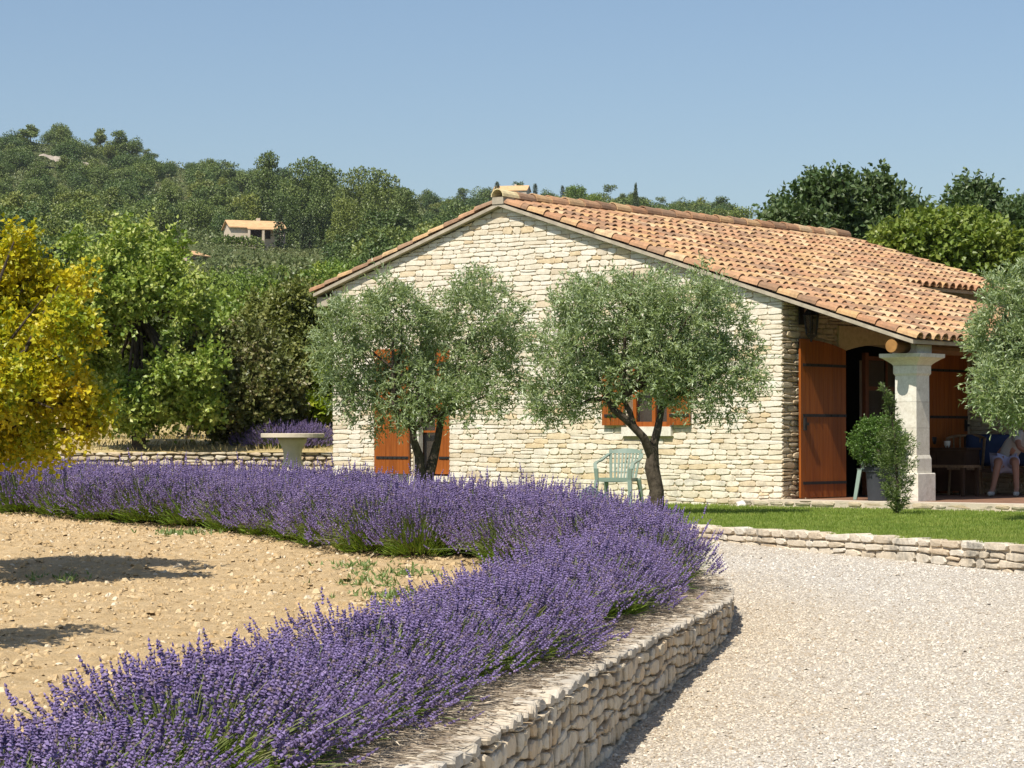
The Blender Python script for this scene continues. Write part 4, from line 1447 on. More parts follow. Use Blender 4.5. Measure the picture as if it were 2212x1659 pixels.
l8 = lobes_px([(620, 740, 80, 80), (670, 690, 55, 60), (570, 700, 45, 55), (640, 820, 85, 70), (690, 780, 50, 80), (580, 800, 60, 70), (650, 880, 70, 45), (640, 665, 40, 40)], Y8, seed=14, jit=0.6)
tree('oak_tree', o0, [([o0, pd(630, 940, Y8), pd(628, 880, Y8), pd(630, 800, Y8)], [.13, .11, .09, .06])],
     l8, 1050, 6, 0.28, 6, 0.082, 0.06, 'drab_leaf', 'drab olive brown tree standing close against the left end of the house', seed=45, shell=3.2, up=0.3, leafang=0.85)
Y9 = 43.0
x0 = Vector(pd(697, 960, Y9)); x0.z = gz(x0.x, Y9)
l9 = lobes_px([(700, 850, 22, 35), (690, 885, 26, 28), (708, 815, 14, 26)], Y9, seed=15, jit=0.2)
tree('fig_sapling', x0, [([x0, pd(698, 930, Y9), pd(700, 880, Y9)], [.03, .025, .015])], l9, 70, 5, 0.16, 5, 0.12, 0.10, 'lime_leaf', 'small lime green sapling at the left corner of the house', seed=46, r_limb=0.012)
# thin trunks in the dry field
rngf = np.random.RandomState(77)
for k, (x, lab) in enumerate(((205, 'slim vine trunk in the dry field beside the golden tree'), (318, 'slim vine trunk in the dry field under the tall green tree'), (402, 'leaning vine trunk in the dry field left of the brown shrub'))):
    Yv = 45.0
    e = Vector(pd(x, 958, Yv)); e.z = gz(e.x, Yv)
    root = empty('vine_plant', e, 0, lab, 'vine', 'vine trunks in the dry field')
    b = Buf(); b.tube([(0, 0, -.05), (0.02 + .05 * (k == 2), 0, .25), (0.05 + .12 * (k == 2), .02, .6), (.06 + .2 * (k == 2), 0, 1.0)], [.05, .04, .035, .03], 7, rough=.2, rng=rngf); b.build('trunk', M['dark_bark'], root)
    b = Buf(); P, O = lobe_points(rngf, [(np.array([.06, 0, 1.35]), np.array([.5, .35, .45]))], 40); sprays(rngf, P, O, 5, .2, 5, .11, .09, b); b.build('crown', M['drab_leaf'], root)

# ------------------------------------------------------------------ trees behind the house, right
Y10 = 62.0
a0 = Vector(pd(1830, 700, Y10)); a0.z = gz(a0.x, Y10)
l10 = lobes_px([(1775, 420, 42, 38), (1800, 480, 75, 55), (1715, 460, 40, 36), (1690, 480, 30, 25), (1870, 450, 60, 55), (1915, 432, 28, 32), (1950, 470, 40, 36), (1880, 540, 90, 60), (1740, 510, 60, 40), (1985, 480, 24, 26), (1690, 455, 20, 22), (1820, 400, 22, 18), (1920, 395, 12, 14), (1800, 580, 120, 70)], Y10, seed=17, jit=0.9)
tree('walnut_tree', a0, [([a0, a0 + Vector((0.1, 0, 1.5)), Vector(pd(1830, 560, Y10)), Vector(pd(1830, 480, Y10))], [.25, .2, .16, .1])],
     l10, 1050, 6, 0.42, 6, 0.155, 0.10, 'walnut_leaf', 'dark green walnut tree rising behind the middle of the tiled roof', seed=47, shell=3.0, up=0.45, leafang=0.85, r_limb=0.06)
a1 = Vector(pd(2110, 700, 66)); a1.z = gz(a1.x, 66)
l11 = lobes_px([(2105, 440, 40, 30), (2080, 490, 50, 40), (2140, 470, 36, 34), (2200, 490, 45, 42), (2150, 530, 80, 60), (2240, 490, 50, 55), (2095, 412, 18, 16), (2060, 455, 18, 18)], 66, seed=18, jit=0.9)
tree('walnut_tree', a1, [([a1, a1 + Vector((0, 0, 2)), Vector(pd(2110, 520, 66)), Vector(pd(2110, 450, 66))], [.22, .2, .15, .1])],
     l11, 620, 6, 0.42, 6, 0.155, 0.10, 'walnut_leaf', 'dark tree behind the rounded bright green tree at the right edge', seed=48, shell=3.0, up=0.45, leafang=0.85, r_limb=0.06)
a2 = Vector(pd(2040, 720, 57)); a2.z = gz(a2.x, 57)
l12 = lobes_px([(2000, 520, 76, 42), (2080, 512, 76, 42), (1930, 530, 42, 30), (2130, 560, 70, 60), (2040, 560, 110, 60), (2180, 590, 60, 60)], 57, seed=19, jit=0.7)
tree('mulberry_tree', a2, [([a2, a2 + Vector((0, 0, 1.5)), Vector(pd(2040, 580, 57))], [.2, .17, .12])],
     l12, 900, 6, 0.32, 6, 0.15, 0.115, 'hedge_leaf', 'rounded bright yellow green tree behind the right end of the roof', seed=49, shell=3.6, up=0.4, leafang=0.8, r_limb=0.05)

# ------------------------------------------------------------------ lavender
def lavender_variant(seed, R=0.45, Hh=0.335, n=620):
    """flowers, stems and leaves of one rounded bush"""
    rng = np.random.RandomState(seed)
    th = rng.rand(n) * 2 * math.pi
    ct = rng.rand(n) ** 0.8
    ct = 0.02 + 0.98 * ct
    sn = np.sqrt(1 - ct ** 2)
    d = np.stack([sn * np.cos(th), sn * np.sin(th), ct], 1)
    lob = 1 + 0.10 * np.sin(th * 3 + seed) * sn + 0.06 * np.sin(th * 7 + 2 * seed)
    rr = rng.normal(1.0, 0.10, n) * lob
    tall = rng.rand(n) < 0.06
    rr = np.where(tall, rr * rng.uniform(1.08, 1.25, n), rr)
    tip = d * np.array([R, R, Hh]) * rr[:, None] + np.array([0, 0, 0.10])
    base = tip * np.array([0.30, 0.30, 0.0]) + np.array([0, 0, 0.05])
    ax = unit(unit(tip - base) + np.array([0, 0, 0.55]) + rng.normal(size=(n, 3)) * 0.13)
    hl = rng.uniform(0.050, 0.095, n)
    fl = Buf()
    NW = 6
    for w in range(NW):
        f = w / (NW - 1)
        keep = np.ones(n, bool) if w else rng.rand(n) < 0.5
        cen = tip + ax * ((f - 0.2) * hl)[:, None] + rng.normal(size=(n, 3)) * 0.0015
        if w == 0: cen = cen - ax * 0.012
        rad = (0.0105 * (1 - 0.55 * f ** 2) * rng.uniform(0.8, 1.25, n) * (0.75 if w == 0 else 1))[:, None]
        hh = (hl / NW * 0.85)[:, None]
        a = unit(np.cross(ax, rng.normal(size=(n, 3)))); c = np.cross(ax, a)
        pts = np.stack([cen - ax * hh * .75, cen + a * rad, cen + c * rad * rng.uniform(.7, 1.2, (n, 1)), cen - a * rad, cen - c * rad * rng.uniform(.7, 1.2, (n, 1)), cen + ax * hh], 1)[keep]
        m = len(pts)
        i = (np.arange(m) * 6)[:, None]
        T = np.array([[0, 2, 1], [0, 3, 2], [0, 4, 3], [0, 1, 4], [5, 1, 2], [5, 2, 3], [5, 3, 4], [5, 4, 1]])
        fl.add(pts.reshape(-1, 3), (i[:, :, None] + T[None]).reshape(-1, 3))
    st = Buf()
    # stems: narrow bent ribbons
    e = tip + ax * (-0.2 * hl)[:, None]
    midp = (base + e) / 2 + np.array([0, 0, 0.03]) + rng.normal(size=(n, 3)) * 0.012
    sd_ = unit(np.cross(e - base, rng.normal(size=(n, 3)))) * 0.0022
    V = np.stack([base - sd_, base + sd_, midp + sd_, midp - sd_, e + sd_ * .7, e - sd_ * .7], 1).reshape(-1, 3)
    i = np.arange(n) * 6
    st.add(V, np.concatenate([np.stack([i, i + 1, i + 2, i + 3], 1), np.stack([i + 3, i + 2, i + 4, i + 5], 1)]))
    lv = Buf()
    nl = 1500
    th = rng.rand(nl) * 6.283; ct = rng.rand(nl) ** 0.7; sn = np.sqrt(1 - ct * ct)
    dd = np.stack([sn * np.cos(th), sn * np.sin(th), ct], 1)
    rad = rng.uniform(0.25, 1.0, nl)[:, None] ** 0.6
    P = dd * np.array([R * .74, R * .74, Hh * .55]) * rad * 0.85 + np.array([0, 0, 0.01])
    leaves(lv, P, unit(dd + np.array([0, 0, .35]) + rng.normal(size=(nl, 3)) * .3), rng.uniform(.07, .17, nl), 0.0085, rng, 0.1)
    return (fl.mesh('flower_spikes', [M['flower']]), st.mesh('stems', [M['lav_stem']]), lv.mesh('foliage', [M['lav_leaf']]))


LAV = [lavender_variant(100 + k) for k in range(6)]
LAVF = [lavender_variant(200 + k, 0.48, 0.36, 760) for k in range(4)]


def lav_bush(x, y, z, sc, sz, rz, var, label, group, tilt=(0, 0)):
    root = empty('lavender_bush', (x, y, z), rz, label, 'lavender', group)
    root.scale = (sc, sc, sz)
    root.rotation_euler = (tilt[0], tilt[1], rz)
    for nm, me in zip(('flower_spikes', 'stems', 'foliage'), var):
        link(nm, me, root)
    return root


rng = np.random.RandomState(303)
near = smooth_curve([-2.4, -1.93, -1.42, -0.92, -0.22, 0.30, 0.69, 0.87], [3.2, 4.8, 6.7, 9.1, 12.6, 15.4, 17.4, 18.6])
np_ = Path(near)
s = 0.0; k = 0
LB_N = 'flowering purple lavender bush in the near row along the retaining wall'
LB_T = 'purple lavender bush in the rounded tip of the bed beside the gravel'
LB_F = 'purple lavender bush in the far row in front of the house'
LB_B = 'lavender bush on the raised ground behind the round stone table'
while s < np_.s[-1]:
    x, y = np_.at(s)
    x += rng.uniform(-.05, .05)
    sc = rng.uniform(0.88, 1.08)
    lav_bush(x, y, float(H_soil(x, y)) - 0.01, sc, sc * rng.uniform(.85, 1.08) * float(np.interp(y, [7, 11, 15, 18], [0.76, 0.80, 0.92, 1.0])), rng.rand() * 6.28, LAV[k % 6], LB_N, 'lavender bushes in the near row', (0, 0.10))
    s += rng.uniform(0.50, 0.62) * (1.0 if y > 8 else 1.1); k += 1
for (x, y) in ((0.92, 19.2), (0.98, 19.9), (0.62, 19.6), (0.80, 20.7), (0.45, 20.5), (0.40, 21.3), (0.05, 20.9), (1.0, 18.6)):
    sc = rng.uniform(0.95, 1.1)
    lav_bush(x, y, float(H_soil(x, y)) - 0.01, sc, sc * 1.12, rng.rand() * 6.28, LAVF[k % 4], LB_T, 'lavender bushes at the tip of the bed', (0, 0.08)); k += 1
far = smooth_curve([-0.15, -0.9, -2.25, -3.8, -5.4, -7.5], [21.6, 22.6, 24.3, 25.5, 26.5, 27.7])
fp = Path(far)
s = 0.0
while s < fp.s[-1]:
    for off in (0.0, -0.55, 0.5):
        if off > 0 and fp.at(s)[0] < -3.2: continue
        x, y = fp.at(s + (0.3 if off else 0), off)
        x += rng.uniform(-.08, .08); y += rng.uniform(-.08, .08)
        g = np.interp(x, [-6, -2, 0], [0.92, 1.12, 1.12])
        sc = rng.uniform(0.95, 1.12)
        lav_bush(x, y, float(H_soil(x, y)) - 0.01, sc, sc * g, rng.rand() * 6.28, LAVF[k % 4], LB_F, 'lavender bushes in the far row', (0, 0.06)); k += 1
    s += rng.uniform(0.56, 0.68)
for x in (570, 598, 626, 652, 664):
    p = pd(x, 975, 41.6 + rng.uniform(-.3, .3))
    lav_bush(p.x, p.y, 1.36, 1.0, 0.95, rng.rand() * 6.28, LAVF[k % 4], LB_B, 'lavender bushes behind the stone table'); k += 1

# ------------------------------------------------------------------ loose stones, clods, grass
def chunk_cloud(name, P, size, rng, mat, flat=0.6, parts=1):
    """many little stones in one mesh: squashed, uneven octahedra with a cut top"""
    n = len(P)
    A = rng.rand(n) * 6.283
    ux = np.stack([np.cos(A), np.sin(A), np.zeros(n)], 1); uy = np.stack([-np.sin(A), np.cos(A), np.zeros(n)], 1); uz = np.tile([0, 0, 1.0], (n, 1))
    ux = unit(ux + rng.normal(size=(n, 3)) * .25)
    V = []
    ring = 5
    for k in range(ring):
        a = 2 * math.pi * k / ring
        r = size * rng.uniform(0.7, 1.25, n)
        V.append(P + (ux * (math.cos(a) * r)[:, None] + uy * (math.sin(a) * r * rng.uniform(.6, 1, n))[:, None]) + uz * (rng.uniform(-.2, .2, n) * size * flat)[:, None])
    for k in range(3):
        a = 2 * math.pi * k / 3 + 0.5
        r = size * rng.uniform(0.3, 0.6, n)
        V.append(P + (ux * (math.cos(a) * r)[:, None] + uy * (math.sin(a) * r)[:, None]) + uz * (rng.uniform(.6, 1.1, n) * size * flat)[:, None])
    V = np.stack(V, 1).reshape(-1, 3)
    T = np.array([[0, 1, 5], [1, 6, 5], [1, 2, 6], [2, 3, 6], [3, 7, 6], [3, 4, 7], [4, 5, 7], [4, 0, 5], [5, 6, 7]])
    i = (np.arange(n) * 8)[:, None, None]
    b = Buf(); b.add(V, (i + T[None]).reshape(-1, 3))
    return tag(b.build(name, mat), kind='stuff')


rng = np.random.RandomState(51)
n = 50000
yy = 9.5 + (28 - 9.5) * rng.rand(n) ** 1.25
xx = wall_x(yy) + 0.02 + rng.rand(n) * (np.minimum(0.215 * yy, lawn_x(yy)) - wall_x(yy))
ok = (xx > wall_x(yy) + .01) & (xx < lawn_x(yy) - .02)
xx, yy = xx[ok], yy[ok]
sz = rng.uniform(0.005, 0.0125, len(xx)) * np.where(rng.rand(len(xx)) < 0.04, 1.8, 1)
go = chunk_cloud('gravel', np.stack([xx, yy, H_gravel(xx, yy) + 0.012 * fbm2(xx, yy, 1.1, 2)], 1), sz, rng, M['pebble'], 0.7)
at = go.data.attributes.new('worn', 'FLOAT', 'POINT')
at.data.foreach_set('value', np.repeat(worn_amount(xx, yy), 8).astype(np.float32))
n = 21000
yy = 7.5 + 19.5 * rng.rand(n) ** 0.9
xx = -6.2 + rng.rand(n) * (wall_x(yy) + 5.2)
sz = 0.009 + 0.024 * rng.rand(n) ** 3.2 + np.where(rng.rand(n) < 0.008, 0.025, 0)
chunk_cloud('soil_clods', np.stack([xx, yy, H_soil(xx, yy) + fbm2(xx, yy, 4.0, 1) * 0.012], 1), sz, rng, M['clod'], 0.75)
# dead stalks on the strip behind the wall
n = 9000
s_ = sA + rng.rand(n) * (s_at(21) - sA)
dd_ = -0.06 - rng.rand(n) ** 1.2 * 0.5
x, y = wp.at(s_, dd_)
P = np.stack([x, y, H_soil(x, y) + 0.004 + rng.rand(n) * 0.014], 1)
D = unit(np.stack([rng.normal(0.9, .4, n), rng.normal(-.1, .5, n), rng.normal(0, .06, n)], 1))
b = Buf(); leaves(b, P, D, rng.uniform(.03, .13, n), 0.006, rng, 0.05, 3.0)
M['straw'] = pebblemat('straw', [(0, (0.16, 0.12, 0.09)), (0.5, (0.40, 0.33, 0.25)), (1, (0.58, 0.51, 0.40))])
tag(b.build('dead_stalks', M['straw']), kind='stuff')
# lawn grass
n = 112000
yy = 20 + 15.5 * rng.rand(n)
xx = lawn_x(yy) + 0.0 + rng.rand(n) * (np.minimum(0.215 * yy, 8) - lawn_x(yy))
ok = (xx > lawn_x(yy) + 0.08)
r_ = np.stack([xx - LC[0], yy - LC[1]], 1)
wv = r_ @ VV
ok &= (wv < 0.0)
tt_ = r_ @ UV
ok &= ~((wv > -0.32) & (tt_ > t_px(740)))
xx, yy = xx[ok], yy[ok]
P = np.stack([xx, yy, np.full(len(xx), Z_LAWN - 0.004)], 1)
D = unit(np.stack([rng.normal(0, .4, len(xx)), rng.normal(0, .4, len(xx)), np.ones(len(xx))], 1))
b = Buf(); leaves(b, P, D, rng.uniform(.025, .055, len(xx)), 0.009, rng, 0.1)
tag(b.build('lawn_grass', M['grass']), kind='stuff')
# weeds on the soil
b = Buf()
for (x, y, q) in ((395, 1350 * 0 + 1205, 24), (1175 * 0 + 870, 1250, 18), (840, 1280, 22), (800, 1262, 14), (340, 1155, 20), (860, 1305, 18), (780, 1240, 14), (560, 1150, 16), (120, 1265, 10)):
    Yw = 0.0
    yp = y * K
    Yw = 1.12 * F / (yp - 438.4)
    p = pd(x, y, Yw); z = float(H_soil(p.x, p.y))
    c = np.array([p.x, p.y, z]) + rng.normal(size=(q * 3, 3)) * np.array([.16, .25, 0.0])
    P = np.repeat(c, 4, 0)
    leaves(b, P, unit(rng.normal(size=(len(P), 3)) * .8 + np.array([0, 0, .7])), rng.uniform(.03, .08, len(P)), 0.016, rng, 0.1)
tag(b.build('weeds', M['weed']), kind='stuff')
# dry grass in the field behind the wall
n = 7000
xx = -9.5 + rng.rand(n) * 6.6; yy = 40.6 + rng.rand(n) * 14
b = Buf(); P = np.stack([xx, yy, H_field(xx, yy)], 1)
leaves(b, P, unit(np.stack([rng.normal(0, .4, n), rng.normal(0, .4, n), np.ones(n)], 1)), rng.uniform(.05, .14, n), 0.02, rng, 0.1)
M['hay'] = pebblemat('hay', [(0, (0.34, 0.27, 0.12)), (0.6, (0.48, 0.39, 0.20)), (1, (0.30, 0.30, 0.10))])
tag(b.build('dry_grass', M['hay']), kind='stuff')

# ------------------------------------------------------------------ hillside woods
def far_crown(seed, kind):
    """crown and trunk of a tree about 1 unit high, base at z = 0"""
    rng = np.random.RandomState(seed)
    b = Buf()
    if kind == 'oak':
        lobes = [(np.array([rng.uniform(-.22, .22), rng.uniform(-.2, .2), rng.uniform(.42, .72)]), np.array([rng.uniform(.20, .32)] * 2 + [rng.uniform(.18, .28)])) for _ in range(7)]
        lobes += [(np.array([0, 0, .45]), np.array([.36, .36, .34]))]
        P, O = lobe_points(rng, lobes, 1500, 6.0)
        sz = 0.044
    elif kind == 'pine':
        lobes = []
        for k in range(9):
            z = rng.uniform(.25, .95); r = (1.12 - z) * .36 + .06
            a = rng.rand() * 6.28; q = r * rng.uniform(.3, .9)
            lobes.append((np.array([math.cos(a) * q, math.sin(a) * q, z]), np.array([r * .75, r * .75, r * .42])))
        P, O = lobe_points(rng, lobes, 1500, 6.0)
        sz = 0.040
    elif kind == 'tall':
        lobes = []
        for k in range(15):
            z = 0.18 + .78 * (k + rng.rand()) / 15; r = .25 * (1.0 - max(0, z - .5) * .75)
            a = k * 2.4 + rng.rand(); q = r * rng.uniform(.35, .95)
            lobes.append((np.array([math.cos(a) * q, math.sin(a) * q, z]), np.array([r * .62, r * .62, r * .42])))
        lobes.append((np.array([0, 0, .93]), np.array([.11, .11, .075])))
        P, O = lobe_points(rng, lobes, 3600, 7.0)
        sz = 0.024
    elif kind == 'cypress':
        zz = rng.rand(360); r = .075 * np.sin(np.pi * np.clip(zz * .94 + .06, 0, 1)) ** .6
        a = rng.rand(360) * 6.28
        P = np.stack([np.cos(a) * r, np.sin(a) * r, zz], 1); O = unit(np.stack([np.cos(a), np.sin(a), np.full(360, 1.2)], 1))
        sz = 0.05
    elif kind == 'spruce':
        zz = rng.rand(520) ** 1.3; r = .28 * (1 - zz) * (0.65 + .35 * np.abs(np.sin(zz * 26))) * rng.uniform(.3, 1, 520)
        a = rng.rand(520) * 6.28
        P = np.stack([np.cos(a) * r, np.sin(a) * r, zz * .97 + .03], 1); O = unit(np.stack([np.cos(a), np.sin(a), np.full(520, .1)], 1))
        sz = 0.055
    elif kind == 'umbrella':
        lobes = [(np.array([rng.uniform(-.3, .3), rng.uniform(-.3, .3), .72]), np.array([.3, .3, .2])) for _ in range(7)]
        P, O = lobe_points(rng, lobes, 420, 5.0); sz = .07
    else:  # broad
        lobes = [(np.array([rng.uniform(-.3, .3), rng.uniform(-.25, .25), rng.uniform(.35, .75)]), np.array([rng.uniform(.18, .30)] * 2 + [rng.uniform(.16, .26)])) for _ in range(9)]
        P, O = lobe_points(rng, lobes, 1100, 4.0); sz = .052
    n = len(P)
    for rep in range(2 if kind != 'broad' else 2):
        Q = P + rng.normal(size=P.shape) * sz * .45
        D = unit(O * .35 + rng.normal(size=P.shape) * .75 + np.array([0, 0, .15]))
        leaves(b, Q, D, sz * rng.uniform(.8, 1.5, n), sz * rng.uniform(.6, 1.0, n), rng, .12, 0.3, 0, O)
    b.tube([(0, 0, -.08), (.01, 0, .3), (0, .01, .6)], [.03, .024, .012], 6, mi=1)
    return b


FAR = {}
for kind, mat, nv in (('oak', 'oak_leaf', 6), ('pine', 'pine_leaf', 6), ('tall', 'pine_leaf', 4), ('cypress', 'cypress_leaf', 2), ('broad', 'bright_leaf', 4), ('spruce', 'cypress_leaf', 1), ('umbrella', 'oak_leaf', 2)):
    FAR[kind] = [far_crown(900 + 17 * k + len(kind), kind).mesh(kind + '_tree', [M[mat], M['dark_bark']]) for k in range(nv)]
rng = np.random.RandomState(71)


def far_tree(kind, x, Y, h, label, group=None, name=None, wide=1.0, z=None, cat='tree'):
    o = link(name or kind + '_tree', FAR[kind][rng.randint(len(FAR[kind]))], None, (x, Y, (gz(x, Y) if z is None else z) - (0.17 if z is None else 0.05) * h))
    o.scale = (h * wide, h * wide, h * 1.12)
    o.rotation_euler = (0, 0, rng.rand() * 6.28)
    tag(o, label, cat, group)
    return o


HL = 'dark green holm oak in the woods covering the hillside'
HP = 'yellowish green pine in the woods covering the hillside'
# keep-out discs round the far houses: (x, Y, r)
H1 = pd(545, 523, 560); H2 = pd(418, 580, 330); H3 = pd(1108, 424, 1090)
keep = [(H1.x, 520, 38), (H1.x + 12, 545, 36), ((305 - 512) / F * 585, 585, 20)]
cnt = {'oak': 0, 'pine': 0}
SIGHT = [(214, 330, 250, 556), (180, 207, 270, 476), (496, 532, 197, 1078)]


def blocks(x, Y, h, wide=0.4):
    px = 512 + F * x / Y; r = F * h * wide / Y
    ty = 438.4 - F * (gz(x, Y) + h - 1.6) / Y
    return any(a - r < px < c_ + r and ty < lim and Y < Ym for a, c_, lim, Ym in SIGHT)


tries = 0
while (cnt['oak'] < 285 or cnt['pine'] < 170) and tries < 9000:
    tries += 1
    el = rng.rand()
    Y = 300 + 810 * el ** 0.9
    px = rng.uniform(-30, 740 if Y > 700 else 560)
    x = (px - 512) / F * Y
    if any(math.hypot(x - kx, (Y - ky) * .6) < kr for kx, ky, kr in keep): continue
    if 28 < px < 108 and 900 < Y < 1060 and rng.rand() < .75: continue
    kind = 'pine' if (rng.rand() < (0.55 if 230 < px < 420 and 380 < Y < 620 else 0.28)) else 'oak'
    if cnt[kind] >= (285 if kind == 'oak' else 170): continue
    h = (rng.uniform(6.0, 11.0) if Y > 620 else rng.uniform(6.5, 11.0)) * (1.15 if kind == 'pine' else 1.0)
    if blocks(x, Y, h): continue
    cnt[kind] += 1
    far_tree(kind, x, Y, h, HL if kind == 'oak' else HP, 'oaks on the hillside' if kind == 'oak' else 'pines on the hillside', wide=rng.uniform(1.0, 1.45))
# the tall pines on the near shoulder
for (x, ytop, ybot, Y, wd, lab) in ((578, 322, 500, 640, .50, 'tall pine with a rounded top standing left of the pine group on the hill'),
                                    (655, 337, 520, 630, .58, 'tall broad pine second from the left of the group on the hill'),
                                    (705, 348, 530, 600, .58, 'tall pine in the middle of the group on the hill'),
                                    (765, 358, 540, 560, .48, 'slender pine between the broad pines on the hill'),
                                    (822, 360, 560, 520, .60, 'broad dark pine at the right end of the group on the hill'),
                                    (872, 400, 560, 500, .60, 'lower pine sloping off at the right of the group on the hill'),
                                    (745, 425, 580, 480, .6, 'pine in front of the tall pine group above the cypresses'),
                                    (618, 415, 540, 600, .75, 'rounded pine in front of the tall pair above the cypresses')):
    top = pd(x, ytop, Y); g0 = gz(top.x, Y)
    far_tree('tall', top.x, Y, (top.z - g0) / 1.0, lab, name='pine_tree', wide=wd * 1.55)
# cypresses by the hill house
for (x, ytop, ybot, lab) in ((603, 462, 535, 'slim dark cypress close beside the small house on the hill'), (655, 475, 533, 'left cypress of the pair right of the small hill house'), (669, 468, 533, 'right cypress of the pair right of the small hill house')):
    Y = 552; tp_ = pd(x, ytop, Y); bt = pd(x, ybot + 6, Y)
    far_tree('cypress', tp_.x, Y, tp_.z - bt.z, lab, name='cypress_tree', z=bt.z, wide=1.25)
# skyline specials
for (kind, x, ytop, ybot, Y, wd, lab, nm) in (
        ('spruce', 1373, 402, 452, 700, .8, 'lone pointed cedar standing up from the skyline behind the roof', 'cedar_tree'),
        ('umbrella', 1604, 448, 500, 640, 1.0, 'flat topped umbrella pine just above the roof ridge', 'umbrella_pine'),
        ('oak', 1462, 436, 480, 700, .9, 'small round tree on the skyline right of the lone cedar', 'oak_tree'),
        ('cypress', 1074, 396, 430, 1080, 1.6, 'tiny cypress left of the tiled roof on the skyline', 'cypress_tree'),
        ('cypress', 1156, 400, 430, 1080, 1.6, 'tiny cypress right of the tiled roof on the skyline', 'cypress_tree'),
        ('cypress', 1215, 404, 432, 1080, 1.6, 'tiny cypress left of the round pale crown on the skyline', 'cypress_tree'),
        ('broad', 1247, 400, 450, 820, 1.0, 'round pale green tree on the skyline above the ridge tiles', 'oak_tree'),
        ('broad', 1285, 412, 455, 800, 1.0, 'second pale green tree on the skyline above the ridge tiles', 'oak_tree'),
        ('pine', 132, 280, 330, 1000, 1.1, 'rounded pine rising highest on the left of the skyline', 'pine_tree'),
        ('pine', 235, 304, 350, 1000, 1.1, 'low rounded pine on the skyline right of the rock scar', 'pine_tree')):
    tp_ = pd(x, ytop, Y); bt = pd(x, ybot, Y)
    far_tree(kind, tp_.x, Y, tp_.z - bt.z, lab, name=nm, z=bt.z, wide=wd)
# rounder bright trees on the lower ground
BL = 'bright green broadleaf tree on the lower slope left of the house'
k = 0
for i_ in range(125):
    Y = rng.uniform(85, 215) if i_ < 65 else rng.uniform(215, 380)
    px = rng.uniform(185, 430)
    x = (px - 512) / F * Y
    top = pt(px, 246 + 60 * rng.rand() ** 0.8 + (12 if px < 300 else 0), Y)
    h = min(top.z - gz(x, Y), rng.uniform(4.5, 7.5))
    if h < 2.0 or blocks(x, Y, h): continue
    far_tree('broad', x, Y, h, BL, 'broadleaf trees on the lower slope', name='broadleaf_tree', wide=rng.uniform(.95, 1.3))
# hillside scrub, one mass
n = 9000
Yc = 280 + 830 * rng.rand(n) ** 0.8
pxs = rng.uniform(-40, 800, n)
xc = (pxs - 512) / F * Yc
okk = np.ones(n, bool)
for kx, ky, kr in keep[:1]: okk &= np.hypot(xc - kx, (Yc - ky) * .6) > kr * .6
okk &= ~np.array([blocks(x_, y_, 3.0, .7) for x_, y_ in zip(xc, Yc)])
xc, Yc = xc[okk], Yc[okk]
# low scrub on the open slope below the little house
px2 = rng.uniform(196, 334, 900); Y2_ = rng.uniform(330, 546, 900)
xc = np.concatenate([xc, (px2 - 512) / F * Y2_]); Yc = np.concatenate([Yc, Y2_]); low = np.arange(len(xc)) >= len(xc) - 900
n = len(xc)
Cn = np.stack([xc, Yc, H_terrain(xc, Yc) + 0.3], 1)
q = 16
rad = np.repeat(np.where(low, rng.uniform(.5, 1.1, n), rng.uniform(1.2, 3.4, n)), q)
dirs = unit(rng.normal(size=(n * q, 3)) + np.array([0, 0, .6]))
P = np.repeat(Cn, q, 0) + dirs * (rad * rng.uniform(.4, 1, n * q))[:, None] * np.array([1.2, 1.2, .8])
b = Buf(); leaves(b, P, unit(dirs * .4 + rng.normal(size=P.shape) * .6), np.minimum(rad * rng.uniform(.35, .55, n * q), .9), np.minimum(rad * rng.uniform(.25, .42, n * q), .65), rng, .12, .3, 0, dirs)
tag(b.build('hillside_scrub', M['scrub_leaf']), kind='stuff')
# bare rock scar
rk = Buf(); rng2 = np.random.RandomState(4)
rows = []
for k in range(26):
    f = k / 25
    x_ = 84 + 130 * f; y_ = 334 + 26 * f + rng2.uniform(-2, 2)
    for j, dy in enumerate((-6, -1, 5, 11)):
        p = pd(x_, y_ + dy * .7 * (0.25 + math.sin(math.pi * f)) * rng2.uniform(.5, 1.2), 945 - j * 7 + rng2.uniform(-2, 2)); rows.append(tuple(p))
f_ = [(k * 4 + j, k * 4 + j + 1, k * 4 + j + 5, k * 4 + j + 4) for k in range(25) for j in range(3)]
rk.addmix(rows, f_)
M['rock'] = plain('scar_rock', (0.36, 0.31, 0.25), 0.95, 0.1, 0.35, 0.25, 0.5)
tag(rk.build('rock_scar', M['rock']), kind='structure')

# ---- far houses
M['hill_plaster'] = plain('hill_plaster', (0.62, 0.52, 0.40), 0.9, 0.1, 0.06, 0.5, 0.0)
M['hill_roof'] = plain('hill_roof', (0.56, 0.36, 0.19), 0.9, 0.1, 0.15, 0.9, 0.0)
M['pink_plaster'] = plain('pink_plaster', (0.52, 0.40, 0.34), 0.9, 0.1, 0.06, 0.5, 0.0)


